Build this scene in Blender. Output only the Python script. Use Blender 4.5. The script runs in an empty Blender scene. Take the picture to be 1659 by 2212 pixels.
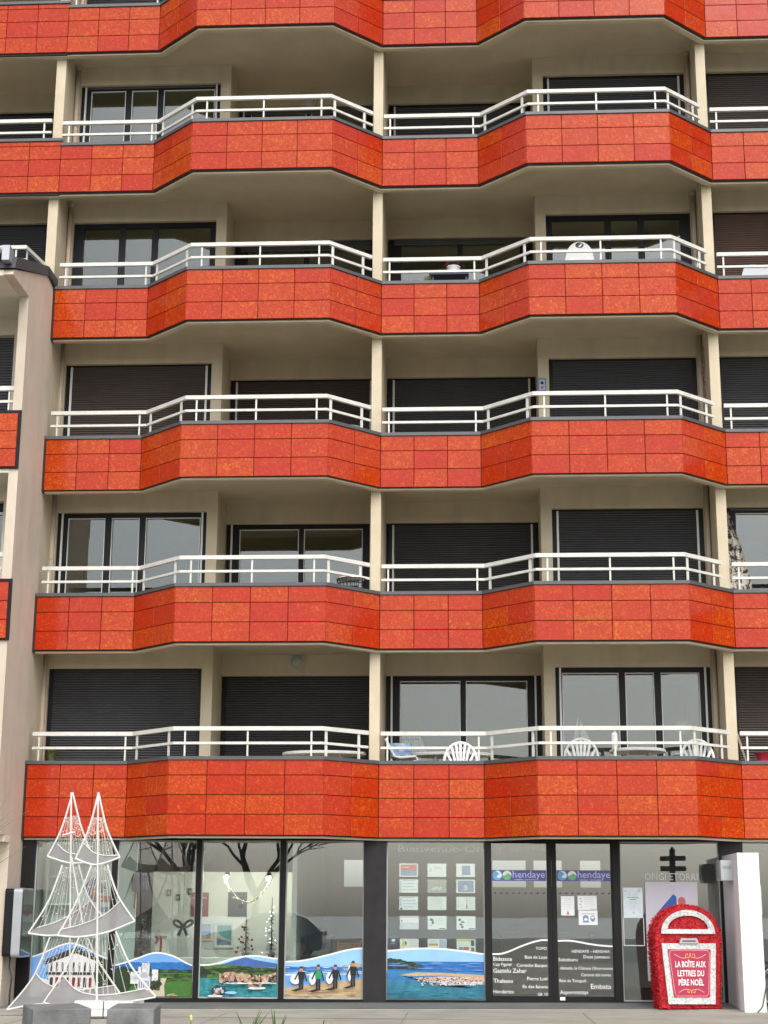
import bpy, bmesh, math, random
from mathutils import Vector, Matrix
random.seed(7)
S = bpy.context.scene
COL = S.collection
R = math.radians
# ---------------------------------------------------------------- camera
cam_d = bpy.data.cameras.new('camera'); cam = bpy.data.objects.new('camera', cam_d); COL.objects.link(cam)
cam_d.sensor_fit = 'VERTICAL'; cam_d.sensor_height = 36; cam_d.sensor_width = 27
cam_d.lens = 3467.66/2212*36; cam_d.clip_end = 4000; cam_d.clip_start = .1
p, yw, rl = R(14.0652), R(-3.1203), R(.2970)
fw = Vector((math.sin(yw)*math.cos(p), math.cos(yw)*math.cos(p), math.sin(p)))
rt = Vector((math.cos(yw), -math.sin(yw), 0)); up = rt.cross(fw)
r2 = rt*math.cos(rl)+up*math.sin(rl); u2 = -rt*math.sin(rl)+up*math.cos(rl)
mw = Matrix((r2, u2, -fw)).transposed().to_4x4(); mw.translation = (0, -26.0765, 1.33)
cam.matrix_world = mw
S.camera = cam
# ---------------------------------------------------------------- world, sun, exposure
W = bpy.data.worlds.new('World'); S.world = W; W.use_nodes = True
nt = W.node_tree; bg = nt.nodes['Background']
sky = nt.nodes.new('ShaderNodeTexSky'); sky.sky_type = 'NISHITA'; sky.sun_disc = False
SUN_EL, SUN_AZ = R(48), R(165)
sky.sun_elevation = SUN_EL; sky.sun_rotation = SUN_AZ
sky.air_density = 1.0; sky.dust_density = 3.0; sky.ozone_density = 1.0
hs = nt.nodes.new('ShaderNodeHueSaturation'); hs.inputs['Saturation'].default_value = .40
nt.links.new(sky.outputs[0], hs.inputs['Color']); nt.links.new(hs.outputs[0], bg.inputs['Color'])
bg.inputs['Strength'].default_value = .15
sl = bpy.data.lights.new('sun', 'SUN'); sl.energy = .7; sl.angle = R(35); sl.color = (1, .96, .9)
so = bpy.data.objects.new('sun', sl); COL.objects.link(so)
sd = Vector((math.sin(SUN_AZ)*math.cos(SUN_EL), math.cos(SUN_AZ)*math.cos(SUN_EL), math.sin(SUN_EL)))
so.rotation_euler = sd.to_track_quat('Z', 'Y').to_euler(); so.location = (10, -30, 40)
S.view_settings.view_transform = 'Standard'; S.view_settings.look = 'None'
S.view_settings.gamma = 1; S.view_settings.exposure = .82
try: S.view_settings.use_curve_mapping = False
except Exception: pass
S.render.engine = 'CYCLES'
S.cycles.max_bounces = 6; S.cycles.diffuse_bounces = 3; S.cycles.transparent_max_bounces = 16; S.cycles.glossy_bounces = 3
S.cycles.caustics_reflective = False; S.cycles.caustics_refractive = False
# ---------------------------------------------------------------- materials
MATS = {}
def mat(name, col, rough=.6, var=0., scale=6., bump=0., bscale=40., metal=0., spec=.5, col2=None, dirt=0., emit=None):
    if name in MATS: return MATS[name]
    m = bpy.data.materials.new(name); m.use_nodes = True; n = m.node_tree.nodes; l = m.node_tree.links
    b = n['Principled BSDF']; b.inputs['Roughness'].default_value = rough; b.inputs['Metallic'].default_value = metal
    b.inputs['Specular IOR Level'].default_value = spec
    c = tuple(col)+(1,)
    b.inputs['Base Color'].default_value = c
    g = n.new('ShaderNodeNewGeometry')
    if var or col2:
        t = n.new('ShaderNodeTexNoise'); t.inputs['Scale'].default_value = scale; t.inputs['Detail'].default_value = 7
        t.inputs['Roughness'].default_value = .62
        l.new(g.outputs['Position'], t.inputs['Vector'])
        rp = n.new('ShaderNodeValToRGB'); rp.color_ramp.elements[0].position = .3; rp.color_ramp.elements[1].position = .7
        c2 = tuple(col2)+(1,) if col2 else tuple(x*(1+var) for x in col)+(1,)
        c1 = c if col2 else tuple(x*(1-var) for x in col)+(1,)
        rp.color_ramp.elements[0].color = c1; rp.color_ramp.elements[1].color = c2
        l.new(t.outputs['Fac'], rp.inputs[0])
        out = rp.outputs[0]
        if dirt:
            mp = n.new('ShaderNodeMapping'); mp.inputs['Scale'].default_value = (2.6, 2.6, .5)
            l.new(g.outputs['Position'], mp.inputs[0])
            t2 = n.new('ShaderNodeTexNoise'); t2.inputs['Scale'].default_value = 1.3; t2.inputs['Detail'].default_value = 6
            l.new(mp.outputs[0], t2.inputs['Vector'])
            r3 = n.new('ShaderNodeValToRGB'); r3.color_ramp.elements[0].position = .45; r3.color_ramp.elements[1].position = .78
            l.new(t2.outputs['Fac'], r3.inputs[0])
            mx = n.new('ShaderNodeMixRGB'); mx.blend_type = 'MULTIPLY'
            sc = n.new('ShaderNodeMath'); sc.operation = 'MULTIPLY'; sc.inputs[1].default_value = dirt
            l.new(r3.outputs[0], sc.inputs[0]); l.new(sc.outputs[0], mx.inputs[0])
            l.new(out, mx.inputs[1]); mx.inputs[2].default_value = (.52, .47, .40, 1)
            out = mx.outputs[0]
        l.new(out, b.inputs['Base Color'])
    if bump:
        t = n.new('ShaderNodeTexNoise'); t.inputs['Scale'].default_value = bscale; t.inputs['Detail'].default_value = 4
        l.new(g.outputs['Position'], t.inputs['Vector'])
        bp = n.new('ShaderNodeBump'); bp.inputs['Strength'].default_value = bump; bp.inputs['Distance'].default_value = .01
        l.new(t.outputs['Fac'], bp.inputs['Height']); l.new(bp.outputs[0], b.inputs['Normal'])
    if emit:
        b.inputs['Emission Color'].default_value = tuple(emit[:3])+(1,); b.inputs['Emission Strength'].default_value = emit[3]
    if emit: m.cycles.emission_sampling = 'NONE'
    MATS[name] = m
    return m
def glass(name, f0, tint, rough=.0):
    m = bpy.data.materials.new(name); m.use_nodes = True; n = m.node_tree.nodes; l = m.node_tree.links
    n.remove(n['Principled BSDF']); o = n['Material Output']
    tr = n.new('ShaderNodeBsdfTransparent'); tr.inputs[0].default_value = tuple(tint)+(1,)
    gl = n.new('ShaderNodeBsdfGlossy'); gl.inputs['Roughness'].default_value = rough; gl.inputs[0].default_value = (1, 1, 1, 1)
    lw = n.new('ShaderNodeLayerWeight'); lw.inputs[0].default_value = .5
    pw = n.new('ShaderNodeMath'); pw.operation = 'POWER'; pw.inputs[1].default_value = 5
    ma = n.new('ShaderNodeMath'); ma.operation = 'MULTIPLY_ADD'; ma.inputs[1].default_value = 1-f0; ma.inputs[2].default_value = f0
    mx = n.new('ShaderNodeMixShader')
    g = n.new('ShaderNodeNewGeometry'); t = n.new('ShaderNodeTexNoise'); t.inputs['Scale'].default_value = 1.1
    bp = n.new('ShaderNodeBump'); bp.inputs['Strength'].default_value = .004; bp.inputs['Distance'].default_value = .1
    l.new(g.outputs['Position'], t.inputs['Vector']); l.new(t.outputs['Fac'], bp.inputs['Height']); l.new(bp.outputs[0], gl.inputs['Normal'])
    l.new(lw.outputs['Facing'], pw.inputs[0]); l.new(pw.outputs[0], ma.inputs[0]); l.new(ma.outputs[0], mx.inputs[0])
    l.new(tr.outputs[0], mx.inputs[1]); l.new(gl.outputs[0], mx.inputs[2]); l.new(mx.outputs[0], o.inputs[0])
    MATS[name] = m
    return m
def tile_mat():
    m = bpy.data.materials.new('red_enamel_tile'); m.use_nodes = True; n = m.node_tree.nodes; l = m.node_tree.links
    b = n['Principled BSDF']; b.inputs['Roughness'].default_value = .14; b.inputs['Specular IOR Level'].default_value = .28
    g = n.new('ShaderNodeNewGeometry'); oi = n.new('ShaderNodeObjectInfo')
    ad = n.new('ShaderNodeMath'); ad.operation = 'ADD'; l.new(g.outputs['Random Per Island'], ad.inputs[0]); l.new(oi.outputs['Random'], ad.inputs[1])
    fr = n.new('ShaderNodeMath'); fr.operation = 'FRACT'; l.new(ad.outputs[0], fr.inputs[0])
    w = n.new('ShaderNodeMath'); w.operation = 'MULTIPLY'; w.inputs[1].default_value = 90; l.new(fr.outputs[0], w.inputs[0])
    def noise(scale, detail, rough, dist):
        t = n.new('ShaderNodeTexNoise'); t.noise_dimensions = '4D'; t.inputs['Scale'].default_value = scale
        t.inputs['Detail'].default_value = detail; t.inputs['Roughness'].default_value = rough; t.inputs['Distortion'].default_value = dist
        l.new(g.outputs['Position'], t.inputs['Vector']); l.new(w.outputs[0], t.inputs['W']); return t
    t1 = noise(17, 4, .55, 1.6)
    rp = n.new('ShaderNodeValToRGB'); e = rp.color_ramp.elements
    e[0].position = .34; e[0].color = (.37, .026, .007, 1); e[1].position = .70; e[1].color = (.56, .11, .012, 1)
    k = e.new(.50); k.color = (.43, .034, .005, 1); k = e.new(.58); k.color = (.46, .053, .006, 1)
    # each tile has its own share of orange flecks
    sh = n.new('ShaderNodeMath'); sh.operation = 'MULTIPLY_ADD'; sh.inputs[1].default_value = .10; sh.inputs[2].default_value = -.05
    l.new(fr.outputs[0], sh.inputs[0])
    a2 = n.new('ShaderNodeMath'); a2.operation = 'ADD'; l.new(t1.outputs['Fac'], a2.inputs[0]); l.new(sh.outputs[0], a2.inputs[1])
    l.new(a2.outputs[0], rp.inputs[0])
    t2 = noise(2.2, 2, .5, 0)
    hsv = n.new('ShaderNodeHueSaturation')
    h = n.new('ShaderNodeMath'); h.operation = 'MULTIPLY_ADD'; h.inputs[1].default_value = .006; h.inputs[2].default_value = .497; l.new(fr.outputs[0], h.inputs[0])
    v = n.new('ShaderNodeMath'); v.operation = 'MULTIPLY_ADD'; v.inputs[1].default_value = .24; v.inputs[2].default_value = .88; l.new(t2.outputs['Fac'], v.inputs[0])
    l.new(h.outputs[0], hsv.inputs['Hue']); l.new(v.outputs[0], hsv.inputs['Value']); l.new(rp.outputs[0], hsv.inputs['Color'])
    l.new(hsv.outputs[0], b.inputs['Base Color'])
    t3 = noise(3, 2, .5, 0); bp = n.new('ShaderNodeBump'); bp.inputs['Strength'].default_value = .06; bp.inputs['Distance'].default_value = .05
    l.new(t3.outputs['Fac'], bp.inputs['Height']); l.new(bp.outputs[0], b.inputs['Normal'])
    MATS['tile'] = m
    return m
TILE = tile_mat()
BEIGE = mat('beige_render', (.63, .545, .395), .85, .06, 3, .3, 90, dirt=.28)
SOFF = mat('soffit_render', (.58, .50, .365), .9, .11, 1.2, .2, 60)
CREAM = mat('cream_render', (.74, .68, .56), .85, .05, 2, .25, 90, dirt=.15)
PINKB = mat('pinkish_render', (.60, .52, .42), .85, .06, 2, .25, 90, dirt=.25)
DARKM = mat('dark_joint', (.018, .014, .014), .7)
CAPM = mat('grey_coping_metal', (.10, .105, .11), .42, .12, 2, 0, metal=.35)
WHITE = mat('white_lacquer', (.68, .675, .62), .4, .10, 7, dirt=.25)
WPLAST = mat('white_plastic', (.78, .78, .76), .4, .05, 8)
BLACKF = mat('black_frame', (.008, .008, .010), .45, .1, 5, spec=.25)
SHUT_K = mat('charcoal_shutter', (.055, .057, .062), .42, .12, 3)
SHUT_B = mat('brown_shutter', (.070, .056, .050), .5, .12, 3)
SHUT_R = mat('reddish_brown_shutter', (.115, .066, .052), .55, .12, 3)
TRIMW = mat('pale_seal', (.72, .74, .72), .4)
PIPE = mat('beige_pipe', (.52, .42, .32), .5, .06, 4)
ROOM = mat('room_wall', (.30, .30, .28), .9, .1, 1)
GLASS = glass('window_glass', .08, (.80, .86, .84))
SGLASS = glass('shop_glass', .11, (.92, .96, .94))
CONC = mat('paving_concrete', (.30, .29, .245), .85, .2, 1.1, .3, 50, dirt=0)
BAND = mat('dark_paving', (.13, .135, .13), .8, .2, 1.5, .3, 60)
BLOCK = mat('grey_block_concrete', (.165, .17, .17), .85, .35, 4, .4, 60, dirt=.5)
ALU = mat('brushed_aluminium', (.45, .46, .48), .35, .06, 4, metal=.6)
# ---------------------------------------------------------------- mesh helpers
class MB:
    def __init__(s): s.v = []; s.f = []; s.m = []; s.cm = 0
    def add(s, vs, fs):
        o = len(s.v); s.v += [tuple(q) for q in vs]
        for q in fs: s.f.append([i+o for i in q]); s.m.append(s.cm)
        return s
    def box(s, x0, x1, y0, y1, z0, z1):
        return s.add([(x0,y0,z0),(x1,y0,z0),(x1,y1,z0),(x0,y1,z0),(x0,y0,z1),(x1,y0,z1),(x1,y1,z1),(x0,y1,z1)],
                     [(3,2,1,0),(4,5,6,7),(0,1,5,4),(1,2,6,5),(2,3,7,6),(3,0,4,7)])
    def prism(s, poly, z0, z1):
        n = len(poly)
        return s.add([(x,y,z0) for x,y in poly]+[(x,y,z1) for x,y in poly],
                     [list(range(n))[::-1], list(range(n,2*n))]+[(i,(i+1)%n,(i+1)%n+n,i+n) for i in range(n)])
    def xprism(s, poly, y0, y1):      # poly in (x, z)
        n = len(poly)
        return s.add([(x,y0,z) for x,z in poly]+[(x,y1,z) for x,z in poly],
                     [list(range(n)), list(range(n,2*n))[::-1]]+[(i+n,(i+1)%n+n,(i+1)%n,i) for i in range(n)])
    def yprism(s, poly, x0, x1):      # poly in (y, z)
        n = len(poly)
        return s.add([(x0,y,z) for y,z in poly]+[(x1,y,z) for y,z in poly],
                     [list(range(n)), list(range(n,2*n))[::-1]]+[(i+n,(i+1)%n+n,(i+1)%n,i) for i in range(n)])
    def beam(s, p, q, w, h):          # rectangular bar, h vertical
        p, q = Vector(p), Vector(q); d = (q-p).normalized()
        a = d.cross(Vector((0,0,1)))
        a = Vector((1,0,0)) if a.length < 1e-4 else a.normalized()
        b = a.cross(d).normalized(); a = a*w/2; b = b*h/2
        return s.add([p-a-b,p+a-b,p+a+b,p-a+b,q-a-b,q+a-b,q+a+b,q-a+b],
                     [(3,2,1,0),(4,5,6,7),(0,1,5,4),(1,2,6,5),(2,3,7,6),(3,0,4,7)])
    def tube(s, pts, r, n=6, r1=None, closed=False):
        pts = [Vector(q) for q in pts]; k = len(pts); vs = []; fs = []
        for i, q in enumerate(pts):
            a = pts[i-1] if (i or closed) else q; b = pts[(i+1) % k] if (i < k-1 or closed) else q
            d = (b-a).normalized(); u = d.cross(Vector((0,1,0)))
            if u.length < .2: u = d.cross(Vector((1,0,0)))
            u.normalize(); w = d.cross(u)
            rr = r if r1 is None else r+(r1-r)*i/(k-1)
            vs += [q+(u*math.cos(t*2*math.pi/n)+w*math.sin(t*2*math.pi/n))*rr for t in range(n)]
        for i in range(k if closed else k-1):
            j = (i+1) % k
            for t in range(n): fs.append((i*n+t, i*n+(t+1)%n, j*n+(t+1)%n, j*n+t))
        if not closed: fs += [list(range(n))[::-1], [(k-1)*n+t for t in range(n)]]
        return s.add(vs, fs)
    def lathe(s, prof, c=(0,0,0), n=16, sx=1, sy=1):
        vs = []; k = len(prof)
        for r, z in prof: vs += [(c[0]+sx*r*math.cos(t*2*math.pi/n), c[1]+sy*r*math.sin(t*2*math.pi/n), c[2]+z) for t in range(n)]
        fs = [(i*n+t, i*n+(t+1)%n, (i+1)*n+(t+1)%n, (i+1)*n+t) for i in range(k-1) for t in range(n)]
        fs += [list(range(n))[::-1], [(k-1)*n+t for t in range(n)]]
        return s.add(vs, fs)
    def build(s, name, mats, parent=None, off=(0,0,0), smooth=False, recalc=True, kind=None):
        me = bpy.data.meshes.new(name)
        o_ = Vector(off)
        me.from_pydata([tuple(Vector(q)-o_) for q in s.v], [], s.f)
        if not isinstance(mats, (list, tuple)): mats = [mats]
        for m in mats: me.materials.append(m)
        if len(mats) > 1:
            for q, i in zip(me.polygons, s.m): q.material_index = i
        if recalc:
            bm = bmesh.new(); bm.from_mesh(me); bmesh.ops.recalc_face_normals(bm, faces=bm.faces); bm.to_mesh(me); bm.free()
        if smooth:
            me.polygons.foreach_set('use_smooth', [True]*len(me.polygons))
        me.update()
        ob = bpy.data.objects.new(name, me); COL.objects.link(ob)
        if parent: ob.parent = parent
        if kind: ob['kind'] = kind
        return ob
def thing(name, label, cat, loc=(0,0,0), group=None, rz=0):
    o = bpy.data.objects.new(name, None); o.empty_display_size = .2; COL.objects.link(o); o.location = loc; o.rotation_euler = (0,0,rz)
    o['label'] = label; o['category'] = cat
    if group: o['group'] = group
    return o
def tag(o, label, cat, group=None):
    o['label'] = label; o['category'] = cat
    if group: o['group'] = group
    return o
def bx(name, m, parent, *b, off=(0,0,0)):
    return MB().box(*b).build(name, m, parent, off)
def textmesh(name, body, m, x, y, z, width=None, height=None, parent=None, align='LEFT', rz=0, extrude=.0008, shear=0, off=(0,0,0), bold=0):
    c = bpy.data.curves.new('t', 'FONT'); c.body = body; c.align_x = 'LEFT'; c.extrude = 0; c.shear = shear; c.resolution_u = 2
    if bold: c.offset = bold
    t = bpy.data.objects.new('t', c); COL.objects.link(t)
    dg = bpy.context.evaluated_depsgraph_get(); me = bpy.data.meshes.new_from_object(t.evaluated_get(dg))
    bpy.data.objects.remove(t)
    xs = [v.co.x for v in me.vertices]; ys = [v.co.y for v in me.vertices]
    x0, x1, y0 = min(xs), max(xs), 0
    cap = .69
    s1 = width/(x1-x0) if width else height/cap
    s2 = height/cap if height else s1
    wd = (x1-x0)*s1
    sx = {'LEFT': 0, 'CENTER': -wd/2, 'RIGHT': -wd}[align]
    for v in me.vertices:
        lx, lz = (v.co.x-x0)*s1+sx, v.co.y*s2
        v.co = (x+lx-off[0], y-off[1], z+lz-off[2])
    me.materials.append(m); me.name = name
    o = bpy.data.objects.new(name, me); COL.objects.link(o)
    if parent: o.parent = parent
    return o
def arc(c, r, a0, a1, n): return [(c[0]+r*math.cos(R(a0+(a1-a0)*i/n)), c[1]+r*math.sin(R(a0+(a1-a0)*i/n))) for i in range(n+1)]
# ---------------------------------------------------------------- setting: ground, sea, band
def gz(x, y):
    xx = max(-12, min(12, x)); zz = .007*xx-.004
    if y < .2: zz -= min(.06, .034*(.2-y))
    return zz
def sheet(name, xs, ys, dz, m, kind='structure'):
    b = MB(); nx, ny = len(xs), len(ys)
    vs = [(x, y, gz(x, y)+dz) for y in ys for x in xs]
    b.add(vs, [(j*nx+i, j*nx+i+1, (j+1)*nx+i+1, (j+1)*nx+i) for j in range(ny-1) for i in range(nx-1)])
    o = b.build(name, m, recalc=False); o['kind'] = kind; return o
XS = [-2500, -400, -60, -12, -8, -4, 0, 4, 8, 12, 60, 400, 2500]
sheet('ground', XS, [-75, -40, -20, -8, -4, -1.6, -.9, .2, 8, 60, 400, 2500], -.02, mat('far_ground', (.20, .20, .17), .9, .2, .05))
sheet('pavement', [-60, -12, -8, -4, 0, 4, 8, 12, 60], [-23, -12, -6, -4, -3, -1.6, -.95, .2, 1], 0, CONC)
dark = sheet('pavement_band', [-7.26, -4, 0, 4, 8, 12], [-.95, -.5, 0, .3], .006, BAND)
b = MB()
for x in (-6.2, -3.6, -.95, 1.6, 4.6): b.box(x-.006, x+.006, -23, -.97, gz(x, -3)+.001, gz(x, -3)+.003)
b.box(-12, 12, -3.02, -3.005, -.07, -.0615)
b.build('pavement_joints', mat('joint_dark', (.16, .15, .13), .9)).__setitem__('kind', 'structure')
b = MB(); b.box(-7.26, 12, -.985, -.95, -.2, -.040); ks = b.build('kerb_strip', mat('pale_edging', (.62, .60, .54), .8, .1, 4)); ks['kind'] = 'structure'; ks.rotation_euler = (0, -.007, 0); ks.location = (0, 0, -.002)
o = MB().add([(-3000,-3000,-3),(3000,-3000,-3),(3000,-70,-3),(-3000,-70,-3)], [(0,1,2,3)]).build('sea', mat('sea_water', (.10, .13, .15), .25, .2, .2, .3, .6)); o['kind'] = 'structure'
# ---------------------------------------------------------------- apartment building
ZT = [None, 3.677, 6.459, 9.203, 11.954, 14.715, 17.49, 20.25]
ZB = [None, 2.513, 5.556, 8.31, 11.053, 13.806, 16.587, 19.35]
BASE = {'A': -7.275, 'B': -1.485, 'C': 4.305}
FD = .785
def unit_path(b): return [(b, 0), (b+1.697, 0), (b+2.517, -FD), (b+4.972, -FD), (b+5.79, 0)]
def offset(path, d):
    out = []; n = len(path)
    for i in range(n):
        nr = []
        for j in (i-1, i):
            if 0 <= j < n-1:
                dx, dy = path[j+1][0]-path[j][0], path[j+1][1]-path[j][1]; L = math.hypot(dx, dy); nr.append((-dy/L, dx/L))
        if len(nr) == 1: nx, ny = nr[0]; k = 1
        else:
            nx, ny = nr[0][0]+nr[1][0], nr[0][1]+nr[1][1]; L = math.hypot(nx, ny); nx /= L; ny /= L; k = 1/(nx*nr[0][0]+ny*nr[0][1])
        out.append((path[i][0]+nx*d*k, path[i][1]+ny*d*k))
    return out
def strip(b, path, d0, d1, z0, z1):
    a, c = offset(path, d0), offset(path, d1)
    n = len(a)
    vs = [(x,y,z) for z in (z0, z1) for x, y in a]+[(x,y,z) for z in (z0, z1) for x, y in c]
    fs = []
    for i in range(n-1):
        fs += [(i, i+1, n+i+1, n+i), (2*n+i+1, 2*n+i, 3*n+i, 3*n+i+1), (n+i, n+i+1, 3*n+i+1, 3*n+i), (i+1, i, 2*n+i, 2*n+i+1)]
    fs += [(0, n, 3*n, 2*n), (2*n-1, n-1, 3*n-1, 4*n-1)]
    b.add(vs, fs)
BLD = thing('apartment_building', 'five storey beige apartment block with zigzag balconies clad in glossy red tiles above a shop', 'building')
full = unit_path(BASE['A'])+unit_path(BASE['B'])[1:]+unit_path(BASE['C'])[1:]
full[0] = (-7.235, 0)
tile_cache = {}
G = .009
def tile_mesh(w, h):
    k = (round(w, 3), round(h, 3))
    if k not in tile_cache:
        a, c, e = (w-G)/2, (h-G)/2, .004
        me = bpy.data.meshes.new('tile')
        vs = [(sx*a, 0, sz*c) for sx, sz in ((-1,-1),(1,-1),(1,1),(-1,1))]+[(sx*a, -.024, sz*c) for sx, sz in ((-1,-1),(1,-1),(1,1),(-1,1))]+[(sx*(a-e), -.028, sz*(c-e)) for sx, sz in ((-1,-1),(1,-1),(1,1),(-1,1))]
        fs = [(0,1,5,4),(1,2,6,5),(2,3,7,6),(3,0,4,7),(4,5,9,8),(5,6,10,9),(6,7,11,10),(7,4,8,11),(8,9,10,11)]
        me.from_pydata(vs, [], fs); me.materials.append(TILE); me.update(); tile_cache[k] = me
    return tile_cache[k]
rest = MB()
ROWS = {1: (.239, .305, .301, .319)}
def lay(path, zt, rows, counts, parent, single):
    for (x0, y0), (x1, y1), n in zip(path, path[1:], counts):
        L = math.hypot(x1-x0, y1-y0); ang = math.atan2(y1-y0, x1-x0); w = L/n; z = zt
        nx, ny = -math.sin(ang)*.028, math.cos(ang)*.028
        for h in rows:
            for i in range(n):
                t = (i+.5)/n; c = (x0+(x1-x0)*t+nx, y0+(y1-y0)*t+ny, z-h/2)
                me = tile_mesh(w, h)
                rot = Matrix.Rotation(ang+random.gauss(0, .0016), 4, 'Z') @ Matrix.Rotation(random.gauss(0, .0022), 4, 'X')
                mw_ = Matrix.Translation(c) @ rot
                if single(c[0]):
                    o = bpy.data.objects.new('tile', me); COL.objects.link(o); o.parent = parent; o.matrix_local = mw_
                else:
                    rest.add([mw_ @ v.co for v in me.vertices], [tuple(q.vertices) for q in me.polygons])
            z -= h
for n in range(1, 8):
    zt, zb = ZT[n], ZB[n]
    pt = full if n <= 4 else [(-7.275, 0)]+full[1:]
    b = MB()
    strip(b, pt, .066, .17, zb-.042, zt-.001)
    par = b.build('parapet', BEIGE, BLD)
    b = MB(); strip(b, pt, .029, .065, zb-.012, zt-.002)
    if n <= 4:
        b.box(-7.29, -7.236, -.006, .02, zb-.034, zt+.0); b.box(-7.29, -7.236, .02, .17, zb-.03, zt-.003)
    b.build('parapet_backing', DARKM, par)
    b = MB(); strip(b, pt, -.022, .2, zt, zt+.055)
    if n <= 4: b.box(-7.292, -7.236, -.022, .2, zt, zt+.0555)
    b.build('coping', CAPM, par)
    cnt = (3, 2, 4, 2, 3, 2, 4, 2, 3, 2, 4, 2)
    rows = ROWS.get(n, (.265, .320, .318))
    lay(pt, zt, rows, cnt, par, (lambda x: x < 5.0) if n <= 4 else (lambda x: False))
    if n >= 5:     # the band runs on past the fin to the left, a little taller
        lp = [(-13.0, 0), (-7.275, 0)]
        b = MB(); strip(b, lp, .066, .17, zb-.05, zt+.09); pl = b.build('parapet', BEIGE, BLD)
        b = MB(); strip(b, lp, .029, .065, zb-.034, zt+.09); b.build('parapet_backing', DARKM, pl)
        b = MB(); strip(b, lp, -.022, .2, zt+.095, zt+.15); b.build('coping', CAPM, pl)
        lay(lp, zt+.09, (.09,)+tuple(rows), (10,), pl, lambda x: False)
    # slab
    inner = offset(pt, .17)
    zs, zf = zb+.2, zt-.5
    if n == 1: zs = zb+.09
    poly = inner+[(inner[-1][0], 6.4), (-7.3 if n <= 4 else -13, 6.4)]
    if n <= 4: poly[0] = (-7.3, .17)
    else: poly = [(-13, .17)]+poly
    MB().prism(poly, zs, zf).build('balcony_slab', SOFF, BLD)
rest.build('tiles', TILE, BLD, recalc=False, kind='stuff')
# fins, walls, openings
def fin(x0, x1, n, y0=.175, y1=6.3, m=BEIGE):
    MB().box(x0, x1, y0, y1, ZT[n]-.5, ZB[n+1]+.2).build('party_wall', m, BLD)
FINS = {'L': (-7.49, -7.315), 'C': (-1.655, -1.485), 'R': (4.125, 4.295), 'RR': (9.92, 10.09)}
XC = -1.57
def mir(x): return 2*XC-x
def mirb(x): return mir(x)-(.05 if x < -7 else 0)
P3 = [(.066, .378), (.43, .60), (.645, .955)]        # small panes next to the fin (unit A)
P3 = [(.07, .318), (.362, .548), (.59, .955)]
P2 = [(.085, .485), (.52, .915)]
def shutter(x0, x1, z0, z1, yf, m, guides, pitch=.042, boxes=True):
    f = MB(); gw = .07
    f.box(x0, x0+gw, yf, yf+.09, z0, z1); f.box(x1-gw, x1, yf, yf+.09, z0, z1); f.box(x0+gw, x1-gw, yf+.0, yf+.09, z1-.03, z1)
    o = f.build('roller_shutter', BLACKF, BLD)
    b = MB(); a, c = x0+gw-.005, x1-gw+.005; z = z0; vs = []; k = 0
    while z < z1-.032:
        for dz, dy in ((0, .038), (pitch*.16, .020), (pitch*.5, .014), (pitch*.84, .022)):
            vs += [(a, yf+dy, z+dz), (c, yf+dy, z+dz)]; k += 1
        z += pitch
    b.add(vs, [(2*i, 2*i+1, 2*i+3, 2*i+2) for i in range(k-1)])
    b.build('slats', m, o, recalc=False, kind='stuff')
    if guides:
        for gx in (x0+gw+.03, x1-gw-.03):
            bx('guide_rail', TRIMW, o, gx-.018, gx+.018, yf-.012, yf+.014, z0, z1-.03)
    return o
def window(x0, x1, z0, z1, yf, fr, guides, top=.09, bot=.11, flip=False, down=0, seal=True):
    if flip: fr = [(1-b_, 1-a_) for a_, b_ in fr][::-1]
    L = x1-x0; px = [(x0+a_*L, x0+b_*L) for a_, b_ in fr]
    f = MB(); f.box(x0, x1, yf, yf+.07, z1-top, z1); f.box(x0, x1, yf, yf+.07, z0, z0+bot)
    e = x0
    for a_, b_ in px+[(x1, x1)]:
        f.box(e, a_, yf+.002, yf+.068, z0+bot, z1-top); e = b_
    o = f.build('window', BLACKF, BLD)
    for a_, b_ in px:
        bx('pane', GLASS, o, a_-.004, b_+.004, yf+.034, yf+.042, z0+bot-.004, z1-top+.004)
        if seal:
            s = MB(); t = .013
            s.box(a_, a_+t, yf-.004, yf+.03, z0+bot, z1-top); s.box(b_-t, b_, yf-.004, yf+.03, z0+bot, z1-top)
            s.box(a_+t, b_-t, yf-.003, yf+.03, z1-top-t, z1-top); s.box(a_+t, b_-t, yf-.003, yf+.03, z0+bot, z0+bot+t)
            s.build('glazing_seal', TRIMW, o)
    if guides:
        for gx in (x0+.085, x1-.085): bx('guide_rail', TRIMW, o, gx-.016, gx+.016, yf-.03, yf-.004, z0, z1)
    if down:     # shutter let down a little behind the lintel
        b = MB(); k = 0; vs = []; z = z1-down
        while z < z1-.01:
            for dz, dy in ((0, -.006), (.01, -.016), (.025, -.018), (.038, -.014)): vs += [(x0+.1, yf+dy, z+dz), (x1-.1, yf+dy, z+dz)]; k += 1
            z += .042
        b.add(vs, [(2*i, 2*i+1, 2*i+3, 2*i+2) for i in range(k-1)]); b.build('slats', SHUT_K, o, recalc=False, kind='stuff')
    return o
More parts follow.
